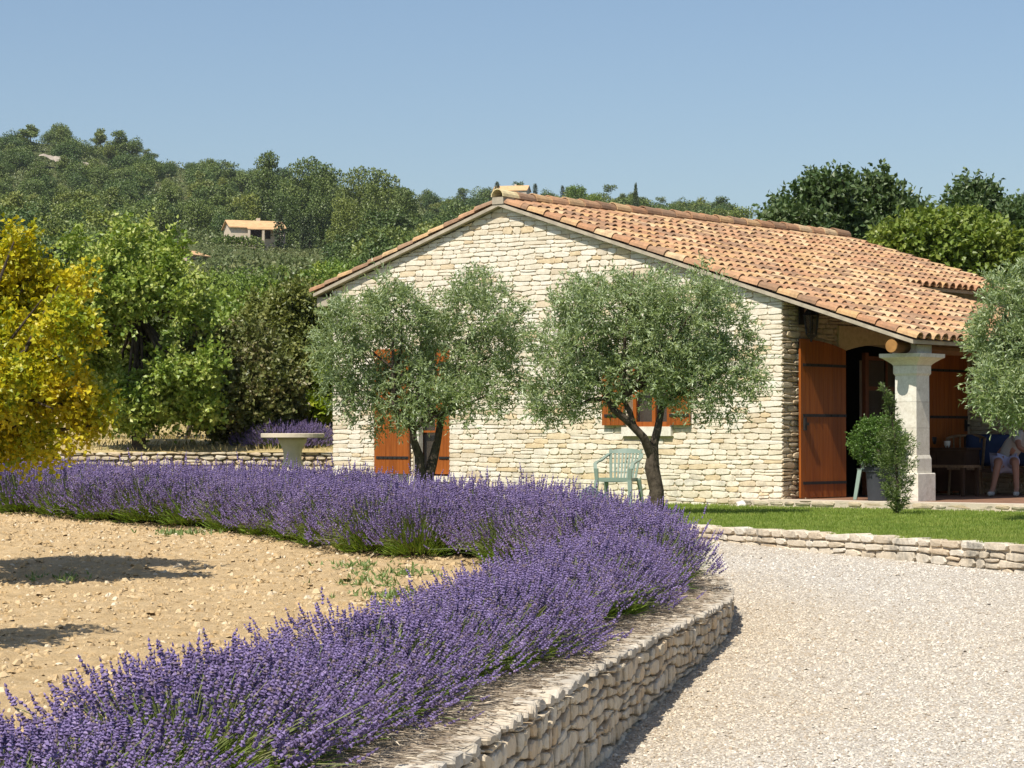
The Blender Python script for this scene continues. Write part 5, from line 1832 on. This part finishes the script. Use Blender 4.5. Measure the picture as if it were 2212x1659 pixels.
def hut(name, c, rz, lx_, wy, hw, hr, wall, roofm, label, porch=False, windows=()):
    root = empty(name, c, rz, label, 'house')
    b = Buf()
    b.addmix([(-lx_, -wy, -3), (lx_, -wy, -3), (lx_, wy, -3), (-lx_, wy, -3), (-lx_, -wy, hw), (lx_, -wy, hw), (lx_, wy, hw), (-lx_, wy, hw), (-lx_, 0, hw + hr * .96), (lx_, 0, hw + hr * .96)],
             [(0, 1, 5, 4), (1, 2, 6, 5), (2, 3, 7, 6), (3, 0, 4, 7), (4, 8, 7), (5, 6, 9)])
    wl_ = b.build('wall', wall, root)
    b = Buf(); o = .5; t = .22
    for s_ in (-1, 1):
        ye = s_ * (wy + o); ze = hw - hr * o / wy
        P = [(-lx_ - o, ye, ze), (lx_ + o, ye, ze), (lx_ + o, 0, hw + hr), (-lx_ - o, 0, hw + hr)]
        P += [(a, c_, z + t) for a, c_, z in P]
        b.hexa(np.array(P))
    rf = b.build('roof', roofm, root)
    b = Buf(); b.box((lx_ * .2, .8, hw + hr + .3), (.8, .6, 1.1)); b.build('chimney', wall, rf)
    for (x_, z_, w_, h_) in windows:
        b = Buf(); b.box((x_, -wy - .03, z_), (w_, .10, h_)); b.build('window', M['dark_room'], wl_)
    return root


# the little house with a porch
c = pd(548, 520, 560)
r1 = hut('hill_house', (c.x, 560, c.z), math.radians(18), 6.0, 3.8, 2.7, 1.6, M['hill_plaster'], M['hill_roof'], 'small ochre house with a tiled roof and dark porch among trees on the hillside', windows=((2.4, 1.3, 1.2, 2.2), (-0.4, 1.3, 2.6, 2.1)))
b = Buf(); P = [(-2.4, -3.55, 2.62), (4.9, -3.55, 2.62), (5.2, -6.2, 2.0), (-2.6, -6.2, 2.0)]; P += [(a, q_, z + .2) for a, q_, z in P]; b.hexa(np.array(P)); b.build('porch_roof', M['hill_roof'], r1)
for x_ in (-2.3, 0.9, 4.6):
    b = Buf(); b.box((x_, -5.9, .6), (.45, .45, 2.75)); b.build('porch_pillar', M['hill_plaster'], r1)
b = Buf(); b.box((4.9, -2.0, .6), (3.2, 2.6, 2.6)); b.build('annex', M['pink_plaster'], r1)
c = pd(396, 580, 480)
hut('hill_house', (c.x, 480, c.z), math.radians(64), 3.6, 3.2, 2.4, 1.0, M['pink_plaster'], M['hill_roof'], 'pink walled house half hidden behind the tall green tree', windows=((-1.2, 1.0, .9, 1.3), (1.2, 1.0, .9, 1.3)))
c = pd(1106, 420, 1085)
hut('hill_house', (c.x, 1085, c.z), math.radians(-12), 7.2, 4.0, 1.4, 2.2, M['hill_plaster'], M['hill_roof'], 'distant house roof on the skyline above the ridge of the farmhouse', windows=((-3, 0.4, 1, 1), (2, 0.4, 1, 1)))
# hedge below the hill house
hb = Buf(); rh = np.random.RandomState(6)
lb = []
for k in range(11):
    p = pd(466 + k * 9.0, 524 + 2.0 * math.sin(k * 1.3), 545); lb.append((np.array(p) - np.array([0, 0, .4]), np.array([1.6, 1.4, 1.5])))
P, O = lobe_points(rh, lb, 900, 6.0)
leaves(hb, P, unit(O + rh.normal(size=P.shape) * .6), rh.uniform(.5, .9, 900), rh.uniform(.4, .7, 900), rh, .2, 1.0)
tag(hb.build('hedge', M['oak_leaf']), 'clipped dark hedge below the small ochre house on the hillside', 'hedge')

# ------------------------------------------------------------------ plastic chairs
M['green_plastic'] = plain('green_plastic', (0.20, 0.27, 0.225), 0.35, 0.5, 0.05, 6, 0.0)


def plastic_chair(loc, rz, label):
    root = empty('garden_chair', loc, rz, label, 'chair', 'green plastic garden chairs')
    m = M['green_plastic']
    # x right, y back (sitter faces -y)
    b = Buf()
    nx_, ny_ = 8, 8
    V = []
    for j in range(ny_ + 1):
        for i in range(nx_ + 1):
            u, v = i / nx_ - .5, j / ny_
            wd = .46 - .06 * v
            z = .43 - .02 * v - .016 * math.cos(u * 2.6) + (-.025 if j == 0 else 0)
            V.append((u * wd, -.24 + .46 * v, z))
    f = [(j * (nx_ + 1) + i, j * (nx_ + 1) + i + 1, (j + 1) * (nx_ + 1) + i + 1, (j + 1) * (nx_ + 1) + i) for j in range(ny_) for i in range(nx_)]
    b.addmix(V, f); b.addmix([(x, y, z - .018) for x, y, z in V], [q[::-1] for q in f])
    b.box((0, -.245, .408), (.46, .012, .055)); b.box((-.222, -.02, .405), (.012, .44, .05)); b.box((.222, -.02, .405), (.012, .44, .05))
    b.build('seat', m, root)

    def bk(u, h):  # back surface
        wd = .40 + .10 * h
        return (u * wd, .21 + .13 * h + .05 * (1 - (2 * u) ** 2), .42 + .40 * h)
    b = Buf()
    for k in range(9):
        u0, u1 = -.44 + k * .11 - .028, -.44 + k * .11 + .028
        if k in (0, 8): u0, u1 = (-.5, -.42) if k == 0 else (.42, .5)
        for h0, h1 in ((0, .25), (.25, .5), (.5, .75), (.75, 1.0)):
            P = [bk(u0, h0), bk(u1, h0), bk(u1, h1), bk(u0, h1)]
            b.hexa(np.array(P + [(x, y + .014, z) for x, y, z in P]))
    for h0 in (.22, .50):
        for k in range(6):
            u0, u1 = -.5 + k / 6, -.5 + (k + 1) / 6
            P = [bk(u0, h0), bk(u1, h0), bk(u1, h0 + .022), bk(u0, h0 + .022)]
            b.hexa(np.array([(x, y - .003, z) for x, y, z in P] + [(x, y + .017, z) for x, y, z in P]))
    for k in range(8):
        u0, u1 = -.5 + k / 8, -.5 + (k + 1) / 8
        t0, t1 = .93 + .10 * (1 - (2 * u0) ** 2), .93 + .10 * (1 - (2 * u1) ** 2)
        P = [bk(u0, .86), bk(u1, .86), bk(u1, t1), bk(u0, t0)]
        b.hexa(np.array([(x, y - .004, z) for x, y, z in P] + [(x, y + .02, z) for x, y, z in P]))
    b.build('backrest', m, root)
    for sx in (-1, 1):
        b = Buf()
        pth = [(sx * .245, .33, .745), (sx * .275, .22, .70), (sx * .285, .05, .655), (sx * .285, -.12, .635), (sx * .28, -.22, .61), (sx * .265, -.245, .54)]
        for p, q in zip(pth[:-1], pth[1:]):
            P = []
            for (x, y, z) in (p, q):
                P.append([(x - .025, y, z), (x + .025, y, z), (x + .025, y, z + .02), (x - .025, y, z + .02)])
            b.hexa(np.array([P[0][0], P[0][1], P[1][1], P[1][0], P[0][3], P[0][2], P[1][2], P[1][3]]))
        b.build('armrest', m, root)
        for y0, y1, zt0 in ((-.25, -.30, .56), (.20, .30, .42)):
            b = Buf()
            xs_ = [(.255, y0, zt0), (.245, y0 * .98, .40), (.275, y1, 0.0)]
            for p, q in zip(xs_[:-1], xs_[1:]):
                r0_, r1_ = .030, .024
                P = [(sx * p[0] - r0_, p[1] - .018, p[2]), (sx * p[0] + r0_, p[1] - .018, p[2]), (sx * p[0] + r0_, p[1] + .018, p[2]), (sx * p[0] - r0_, p[1] + .018, p[2]),
                     (sx * q[0] - r1_, q[1] - .016, q[2]), (sx * q[0] + r1_, q[1] - .016, q[2]), (sx * q[0] + r1_, q[1] + .016, q[2]), (sx * q[0] - r1_, q[1] + .016, q[2])]
                b.hexa(np.array(P)[[4, 5, 6, 7, 0, 1, 2, 3]])
            b.build('leg', m, root)
    return root


cp_ = pd(1336, 1090, 33.2)
plastic_chair((cp_.x, 33.2, 0.66), math.radians(-20), 'green plastic garden armchair standing before the gable between the olive trees').scale = (.93, .93, .97)
plastic_chair(tuple(G(9.75, 0.80, ZF)), math.radians(150), 'green plastic chair on the porch half hidden behind the grey pot')

# white rocks by the chair
def rock(c, r, label, seed, group='white rocks along the house'):
    rng = np.random.RandomState(seed)
    bm = bmesh.new(); bmesh.ops.create_icosphere(bm, subdivisions=3, radius=1)
    for v in bm.verts:
        n_ = noise.noise(v.co * 1.3 + Vector((seed, 0, 0))) * .35 + noise.noise(v.co * 3.1 + Vector((0, seed, 0))) * .12
        v.co *= 1 + n_
        v.co.x *= r[0]; v.co.y *= r[1]; v.co.z *= r[2]
    me = bpy.data.meshes.new('rock'); bm.to_mesh(me); bm.free(); me.materials.append(M['white_stone'])
    for p in me.polygons: p.use_smooth = True
    o = link('rock', me, None, c); tag(o, label, 'rock', group); return o


q = pd(1275, 1060, 31.5); rock((q.x, 31.5, .76), (.19, .16, .22), 'large white rock in front of the plastic chair', 1)
q = pd(1310, 1072, 31.4); rock((q.x, 31.4, .72), (.13, .12, .16), 'smaller white rock beside the front leg of the plastic chair', 2)
q = pd(1600, 1085, 34.4); rock((q.x, 34.3, .69), (.07, .06, .06), 'little white rock at the foot of the gable near the terrace', 3)

# ------------------------------------------------------------------ pot with clipped bush, slim conifer
pc = G(10.10, 0.14, ZF)
M['pot_grey'] = plain('pot_grey', (0.040, 0.044, 0.052), 0.8, 0.2, 0.12, 9, 0.1)
pot = empty('plant_pot', tuple(pc), 0, 'grey tapered pot standing on the terrace edge beside the white column', 'plant pot')
b = Buf(); b.lathe((0, 0, 0), [(0.135, 0), (0.14, 0.01), (0.165, 0.38), (0.178, 0.385), (0.182, 0.45), (0.172, 0.455), (0.160, 0.43)], 28); b.build('pot_body', M['pot_grey'], pot, smooth=False)
b = Buf(); b.lathe((0, 0, 0.425), [(0.158, 0), (0.10, .012)], 20); b.build('potting_soil', M['dry_joint'], pot)
bush = empty('box_bush', (pc[0], pc[1], pc[2] + 0.43), 0, 'clipped round box bush growing in the grey pot', 'bush')
rb = np.random.RandomState(61)
b = Buf(); b.tube([(0, 0, 0), (.01, 0, .15), (0, 0, .3)], .02, 7); b.build('trunk', M['bark'], bush)
b = Buf(); P, O = lobe_points(rb, [(np.array([0.0, 0, .36]), np.array([.36, .36, .31]))], 420, 6.0)
sprays(rb, P, O, 4, .08, 5, .034, .022, b, up=.15, spread=.7, leafang=.9); b.build('crown', M['box_leaf'], bush)

Yc_ = 30.6
kp = pd(1938, 1112, Yc_)
con = empty('yew_tree', (kp.x, Yc_, Z_LAWN), 0, 'slim young conifer with a bare leader growing on the lawn before the white column', 'conifer')
b = Buf(); b.tube([(0, 0, 0), (.0, 0, .5), (-.03, 0, 1.0), (-.10, 0, 1.35), (-.18, 0, 1.62)], [.022, .018, .012, .008, .004], 6); b.build('trunk', M['bark'], con)
b = Buf(); ry = np.random.RandomState(62)
hts = np.concatenate([ry.uniform(.04, .95, 190), ry.uniform(.95, 1.58, 34)])
sx_ = np.interp(hts, [0, .5, 1.0, 1.35, 1.62], [0, 0, -.03, -.10, -.18])
wd_ = np.interp(hts, [0, .15, .45, .75, .95, 1.1, 1.6], [.10, .15, .24, .28, .18, .10, .05])
aa = ry.rand(len(hts)) * 6.283
O = unit(np.stack([np.cos(aa), np.sin(aa), np.full(len(hts), .45)], 1))
for f_ in np.linspace(.15, 1.0, 6):
    P = np.stack([sx_, 0 * hts, hts], 1) + O * (wd_ * f_)[:, None]
    for rep in range(4):
        leaves(b, P + ry.normal(size=P.shape) * .012, unit(O * .8 + ry.normal(size=P.shape) * .55), ry.uniform(.035, .065, len(P)), .012, ry, .1)
b.build('crown', M['yew_leaf'], con)

# ------------------------------------------------------------------ furniture and person in the shade of the porch
M['blue_cloth'] = plain('blue_cloth', (0.035, 0.055, 0.12), 0.9, 0.1, 0.1, 9, 0.1)
M['skin'] = plain('skin', (0.30, 0.155, 0.10), 0.55, 0.3, 0.06, 8, 0.0)
M['white_cloth'] = plain('white_cloth', (0.42, 0.43, 0.58), 0.9, 0.1, 0.05, 9, 0.1)
M['grey_cloth'] = plain('grey_cloth', (0.36, 0.35, 0.32), 0.9, 0.1, 0.06, 9, 0.1)
M['hair'] = plain('hair', (0.05, 0.035, 0.025), 0.6, 0.3, 0.2, 20, 0.2)
M['wicker'] = plain('wicker', (0.20, 0.13, 0.07), 0.8, 0.2, 0.3, 30, 0.4)
bY = 36.9
bc = pd(2185, 1070, bY)
bench = empty('porch_bench', (bc.x, bY, ZF), math.radians(-22), 'dark wooden garden bench with blue cushions in the shade of the porch', 'bench')
b = Buf(); b.box((0, 0, .36), (1.5, .52, .05)); b.build('seat', M['dark_wood'], bench)
b = Buf(); b.box((0, .25, .68), (1.5, .04, .44)); b.build('backrest', M['dark_wood'], bench)
for sx in (-1, 1):
    for sy_ in (-1, 1):
        b = Buf(); b.box((sx * .70, sy_ * .22, .165), (.06, .06, .33)); b.build('leg', M['dark_wood'], bench)
    b = Buf(); b.box((sx * .72, 0, .60), (.06, .50, .04)); b.box((sx * .72, -.22, .48), (.055, .05, .19)); b.build('armrest', M['dark_wood'], bench)


def cushion(loc, size, rz, tilt, label):
    bm = bmesh.new(); bmesh.ops.create_cube(bm, size=1)
    bmesh.ops.subdivide_edges(bm, edges=bm.edges[:], cuts=5, use_grid_fill=True)
    for v in bm.verts:
        e = max(abs(v.co.x), abs(v.co.z)) * 2
        v.co.y *= 1.15 - .75 * e ** 4 * .8
        v.co.x *= size[0]; v.co.y *= size[1]; v.co.z *= size[2]
    me = bpy.data.meshes.new('cushion'); bm.to_mesh(me); bm.free(); me.materials.append(M['blue_cloth'])
    for p in me.polygons: p.use_smooth = True
    o = link('cushion', me, None, loc); o.rotation_euler = (tilt, 0, rz); tag(o, label, 'cushion', 'blue bench cushions'); return o


mb = Matrix.Translation((bc.x, bY, ZF)) @ Matrix.Rotation(math.radians(-22), 4, 'Z')
cushion(mb @ Vector((-.36, .15, .66)), (.68, .13, .46), math.radians(-22), math.radians(-8), 'blue back cushion at the left end of the porch bench')
cushion(mb @ Vector((.36, .15, .66)), (.68, .13, .46), math.radians(-22), math.radians(-8), 'blue back cushion behind the seated person')
# low table with things
lt = pd(2048, 1070, 36.4)
tab = empty('low_table', (lt.x, 36.4, ZF), math.radians(-40), 'low wooden table in the dark porch right of the white column', 'table')
b = Buf(); b.box((0, 0, .43), (.80, .48, .035)); b.build('table_top', M['wicker'], tab)
for sx in (-1, 1):
    for sy_ in (-1, 1):
        b = Buf(); b.box((sx * .36, sy_ * .20, .205), (.045, .045, .41)); b.build('leg', M['dark_wood'], tab)
sbp = pd(2040, 1062, 37.2)
sb = empty('sideboard', (sbp.x, 37.2, ZF), math.radians(-40), 'dark wooden sideboard standing behind the low table in the porch', 'sideboard')
b = Buf(); b.box((0, 0, .36), (.95, .40, .60)); b.build('cabinet_body', M['dark_wood'], sb)
b = Buf(); b.box((0, 0, .68), (1.0, .44, .035)); b.build('sideboard_top', M['dark_wood'], sb)
for sx in (-1, 1):
    b = Buf(); b.box((sx * .235, -.206, .36), (.44, .018, .54)); b.build('cabinet_door', M['dark_wood'], sb)
    b = Buf(); b.box((sx * .42, 0, .03), (.06, .3, .058)); b.build('foot', M['dark_wood'], sb)
ms = Matrix.Translation((sbp.x, 37.2, ZF)) @ Matrix.Rotation(math.radians(-40), 4, 'Z')
for k, (dx, r_, h_, lab) in enumerate(((-.25, .11, .16, 'wide dark bowl on the sideboard in the porch'), (.05, .05, .10, 'little pale jar on the sideboard in the porch'))):
    p = ms @ Vector((dx, 0, .698))
    b = Buf(); b.lathe((0, 0, 0), [(r_ * .5, 0), (r_ * .9, h_ * .4), (r_, h_ * .95), (r_ * .92, h_), (r_ * .8, h_ * .5)], 18)
    tag(b.build('bowl' if k == 0 else 'jar', M['iron'] if k == 0 else M['ashlar'], None, smooth=True, loc=p), lab, 'bowl' if k == 0 else 'jar')
# wicker armchair
wp_ = pd(2086, 1066, 37.0)
wc = empty('wicker_chair', (wp_.x, 37.0, ZF), math.radians(-15), 'brown wicker chair between the low table and the bench', 'chair')
b = Buf(); b.box((0, 0, .40), (.50, .48, .06)); b.build('seat', M['wicker'], wc)
b = Buf()
for k in range(9):
    a = math.pi * (k / 8)
    b.tube([(-.25 * math.cos(a), .05 + .20 * math.sin(a), .43), (-.28 * math.cos(a), .08 + .24 * math.sin(a), .82 + .06 * math.sin(a))], .014, 6)
b.tube([(-.28 * math.cos(math.pi * k / 12), .08 + .24 * math.sin(math.pi * k / 12), .82 + .06 * math.sin(math.pi * k / 12)) for k in range(13)], .022, 7)
b.build('backrest', M['wicker'], wc)
for sx in (-1, 1):
    for sy_ in (-1, 1):
        b = Buf(); b.tube([(sx * .21, sy_ * .19, .38), (sx * .23, sy_ * .21, 0)], .02, 7); b.build('leg', M['wicker'], wc)


def skin_obj(name, verts, edges, rad, mat, parent, root=0, sub=2):
    bm = bmesh.new()
    lay_ = bm.verts.layers.skin.verify()
    vs = [bm.verts.new(v) for v in verts]
    for e in edges: bm.edges.new((vs[e[0]], vs[e[1]]))
    for k, v in enumerate(vs):
        r = rad[k]; v[lay_].radius = (r, r) if np.isscalar(r) else r
        v[lay_].use_root = (k == root)
    me = bpy.data.meshes.new(name); bm.to_mesh(me); bm.free()
    me.materials.append(mat)
    o = link(name, me, parent)
    md = o.modifiers.new('skin', 'SKIN'); md.use_smooth_shade = True
    ss = o.modifiers.new('sub', 'SUBSURF'); ss.levels = sub; ss.render_levels = sub
    return o


# seated person leaning over to the right; x right, y away from the camera
pb = pd(2172, 1000, 36.45)
per = empty('person', (pb.x, 36.45, ZF), 0, 'person in white shorts and pale top sitting on the porch bench leaning over', 'person')
J = {'pel': (0.02, .15, .50), 'wai': (.08, .10, .66), 'che': (.24, .02, .82), 'neck': (.36, -.05, .93), 'hb': (.41, -.09, 1.00), 'hd': (.45, -.13, 1.10), 'ht': (.47, -.14, 1.19),
     'lh': (-.09, .13, .48), 'lk': (-.16, -.30, .50), 'la': (-.26, -.36, .09), 'lt': (-.34, -.50, .035),
     'rh': (.12, .13, .48), 'rk': (.08, -.32, .51), 'ra': (.08, -.40, .09), 'rt': (.02, -.55, .035),
     'ls': (.15, -.05, .88), 'le': (.14, -.32, .70), 'lw': (.28, -.50, .60), 'rs': (.38, .10, .86), 're': (.52, -.10, .66), 'rw': (.48, -.38, .58)}
names = list(J)
ix = {n_: k for k, n_ in enumerate(names)}
R_ = {'pel': .13, 'wai': .12, 'che': .135, 'neck': .055, 'hb': .075, 'hd': .095, 'ht': .07, 'lh': .10, 'lk': .06, 'la': .04, 'lt': .032, 'rh': .10, 'rk': .06, 'ra': .04, 'rt': .032, 'ls': .06, 'le': .042, 'lw': .028, 'rs': .06, 're': .042, 'rw': .028}
E_ = [('pel', 'wai'), ('wai', 'che'), ('che', 'neck'), ('neck', 'hb'), ('hb', 'hd'), ('hd', 'ht'), ('pel', 'lh'), ('lh', 'lk'), ('lk', 'la'), ('la', 'lt'), ('pel', 'rh'), ('rh', 'rk'), ('rk', 'ra'), ('ra', 'rt'), ('che', 'ls'), ('ls', 'le'), ('le', 'lw'), ('che', 'rs'), ('rs', 're'), ('re', 'rw')]
V_ = [J[n_] for n_ in names]; rr_ = [R_[n_] for n_ in names]; ee = [(ix[a], ix[c_]) for a, c_ in E_]
# hands: palm and five fingers each, as chains of the same body
for wn_, dirv in (('lw', Vector((.5, -.6, -.6))), ('rw', Vector((-.35, -.7, -.6)))):
    w0_ = Vector(J[wn_]); d_ = dirv.normalized(); sd2 = d_.cross(Vector((0, 0, 1))).normalized()
    palm = w0_ + d_ * .07
    V_.append(tuple(palm)); rr_.append((.034, .018)); pi_ = len(V_) - 1; ee.append((ix[wn_], pi_))
    for k, (off, ln) in enumerate(((-.032, .060), (-.012, .074), (.010, .078), (.030, .068))):
        a_ = palm + d_ * .035 + sd2 * off; c_ = a_ + d_ * ln * .5 + Vector((0, 0, -.008)); e_ = a_ + d_ * ln + Vector((0, 0, -.03))
        for q_ in (a_, c_, e_): V_.append(tuple(q_)); rr_.append(.0085)
        m_ = len(V_); ee += [(pi_, m_ - 3), (m_ - 3, m_ - 2), (m_ - 2, m_ - 1)]
    a_ = w0_ + d_ * .045 - sd2 * .04; e_ = a_ + d_ * .05 - sd2 * .02
    for q_ in (a_, e_): V_.append(tuple(q_)); rr_.append(.010)
    m_ = len(V_); ee += [(pi_, m_ - 2), (m_ - 2, m_ - 1)]
skin_obj('body', V_, ee, rr_, M['skin'], per)
skin_obj('shirt', [J['pel'], J['wai'], J['che'], tuple(Vector(J['che']).lerp(Vector(J['neck']), .7)), J['ls'], tuple(Vector(J['ls']).lerp(Vector(J['le']), .6)), J['rs'], tuple(Vector(J['rs']).lerp(Vector(J['re']), .6))],
         [(0, 1), (1, 2), (2, 3), (2, 4), (4, 5), (2, 6), (6, 7)], [.148, .142, .158, .085, .085, .066, .085, .066], M['grey_cloth'], per)
lk_ = Vector(J['lh']).lerp(Vector(J['lk']), .72); rk_ = Vector(J['rh']).lerp(Vector(J['rk']), .72)
skin_obj('shorts', [J['pel'], J['lh'], tuple(lk_), J['rh'], tuple(rk_)], [(0, 1), (1, 2), (0, 3), (3, 4)], [.155, .122, .094, .122, .094], M['white_cloth'], per)
for a_, t_ in (('la', 'lt'), ('ra', 'rt')):
    p_, q_ = Vector(J[a_]), Vector(J[t_])
    skin_obj('shoe', [tuple(p_ + Vector((0.01, .03, -.045))), tuple(p_.lerp(q_, .5) + Vector((0, 0, -.02))), tuple(q_ + Vector((0, -.02, 0)))], [(0, 1), (1, 2)], [.046, .045, .034], M['grey_cloth'], per)
# head details
hd = Vector(J['hd'])
fwd = Vector((.15, -.85, -.5)).normalized(); rt = fwd.cross(Vector((0, 0, 1))).normalized(); upv = rt.cross(fwd)
b = Buf()
for k in range(9):
    for m_ in range(5):
        pass
bm = bmesh.new(); bmesh.ops.create_icosphere(bm, subdivisions=3, radius=.112)
for v in [v for v in bm.verts if v.co.dot(fwd) > .045 and v.co.z < .07]: bm.verts.remove(v)
for v in bm.verts: v.co = v.co * (1 + .05 * noise.noise(v.co * 30)) + hd + upv * .015 - fwd * .01
me = bpy.data.meshes.new('hair'); bm.to_mesh(me); bm.free(); me.materials.append(M['hair']); link('hair', me, per)
skin_obj('nose', [tuple(hd + fwd * .085 + upv * .02), tuple(hd + fwd * .108 - upv * .012)], [(0, 1)], [.010, .014], M['skin'], per, sub=1)
for sg in (-1, 1):
    b = Buf(); c_ = hd + fwd * .088 + rt * sg * .034 + upv * .018; b.lathe(tuple(c_), [(.001, -.008), (.009, 0), (.001, .008)], 8); b.build('eye', M['iron'], per)
    skin_obj('ear', [tuple(hd + rt * sg * .093 + upv * .02), tuple(hd + rt * sg * .098 - upv * .02)], [(0, 1)], [.014, .010], M['skin'], per, sub=1)
b = Buf(); c_ = hd + fwd * .083 - upv * .042; b.tube([c_ - rt * .022, c_ + fwd * .006, c_ + rt * .022], .005, 6); b.build('mouth', plain('lip', (.30, .10, .08), .5, .3, .05, 9, 0), per)

# ------------------------------------------------------------------ summer haze over the valley
hb_ = Buf(); hb_.box((0, 1240, 69), (5400, 2680, 184))
hm = bpy.data.materials.new('haze'); hm.use_nodes = True
hn = hm.node_tree
for n_ in list(hn.nodes): hn.nodes.remove(n_)
ho = hn.nodes.new('ShaderNodeOutputMaterial'); hv = hn.nodes.new('ShaderNodeVolumePrincipled')
hv.inputs['Color'].default_value = (0.86, 0.91, 1.0, 1)
hv.inputs['Density'].default_value = 0.000045
hv.inputs['Anisotropy'].default_value = 0.1
hn.links.new(hv.outputs[0], ho.inputs['Volume'])
tag(hb_.build('haze', hm), kind='stuff')
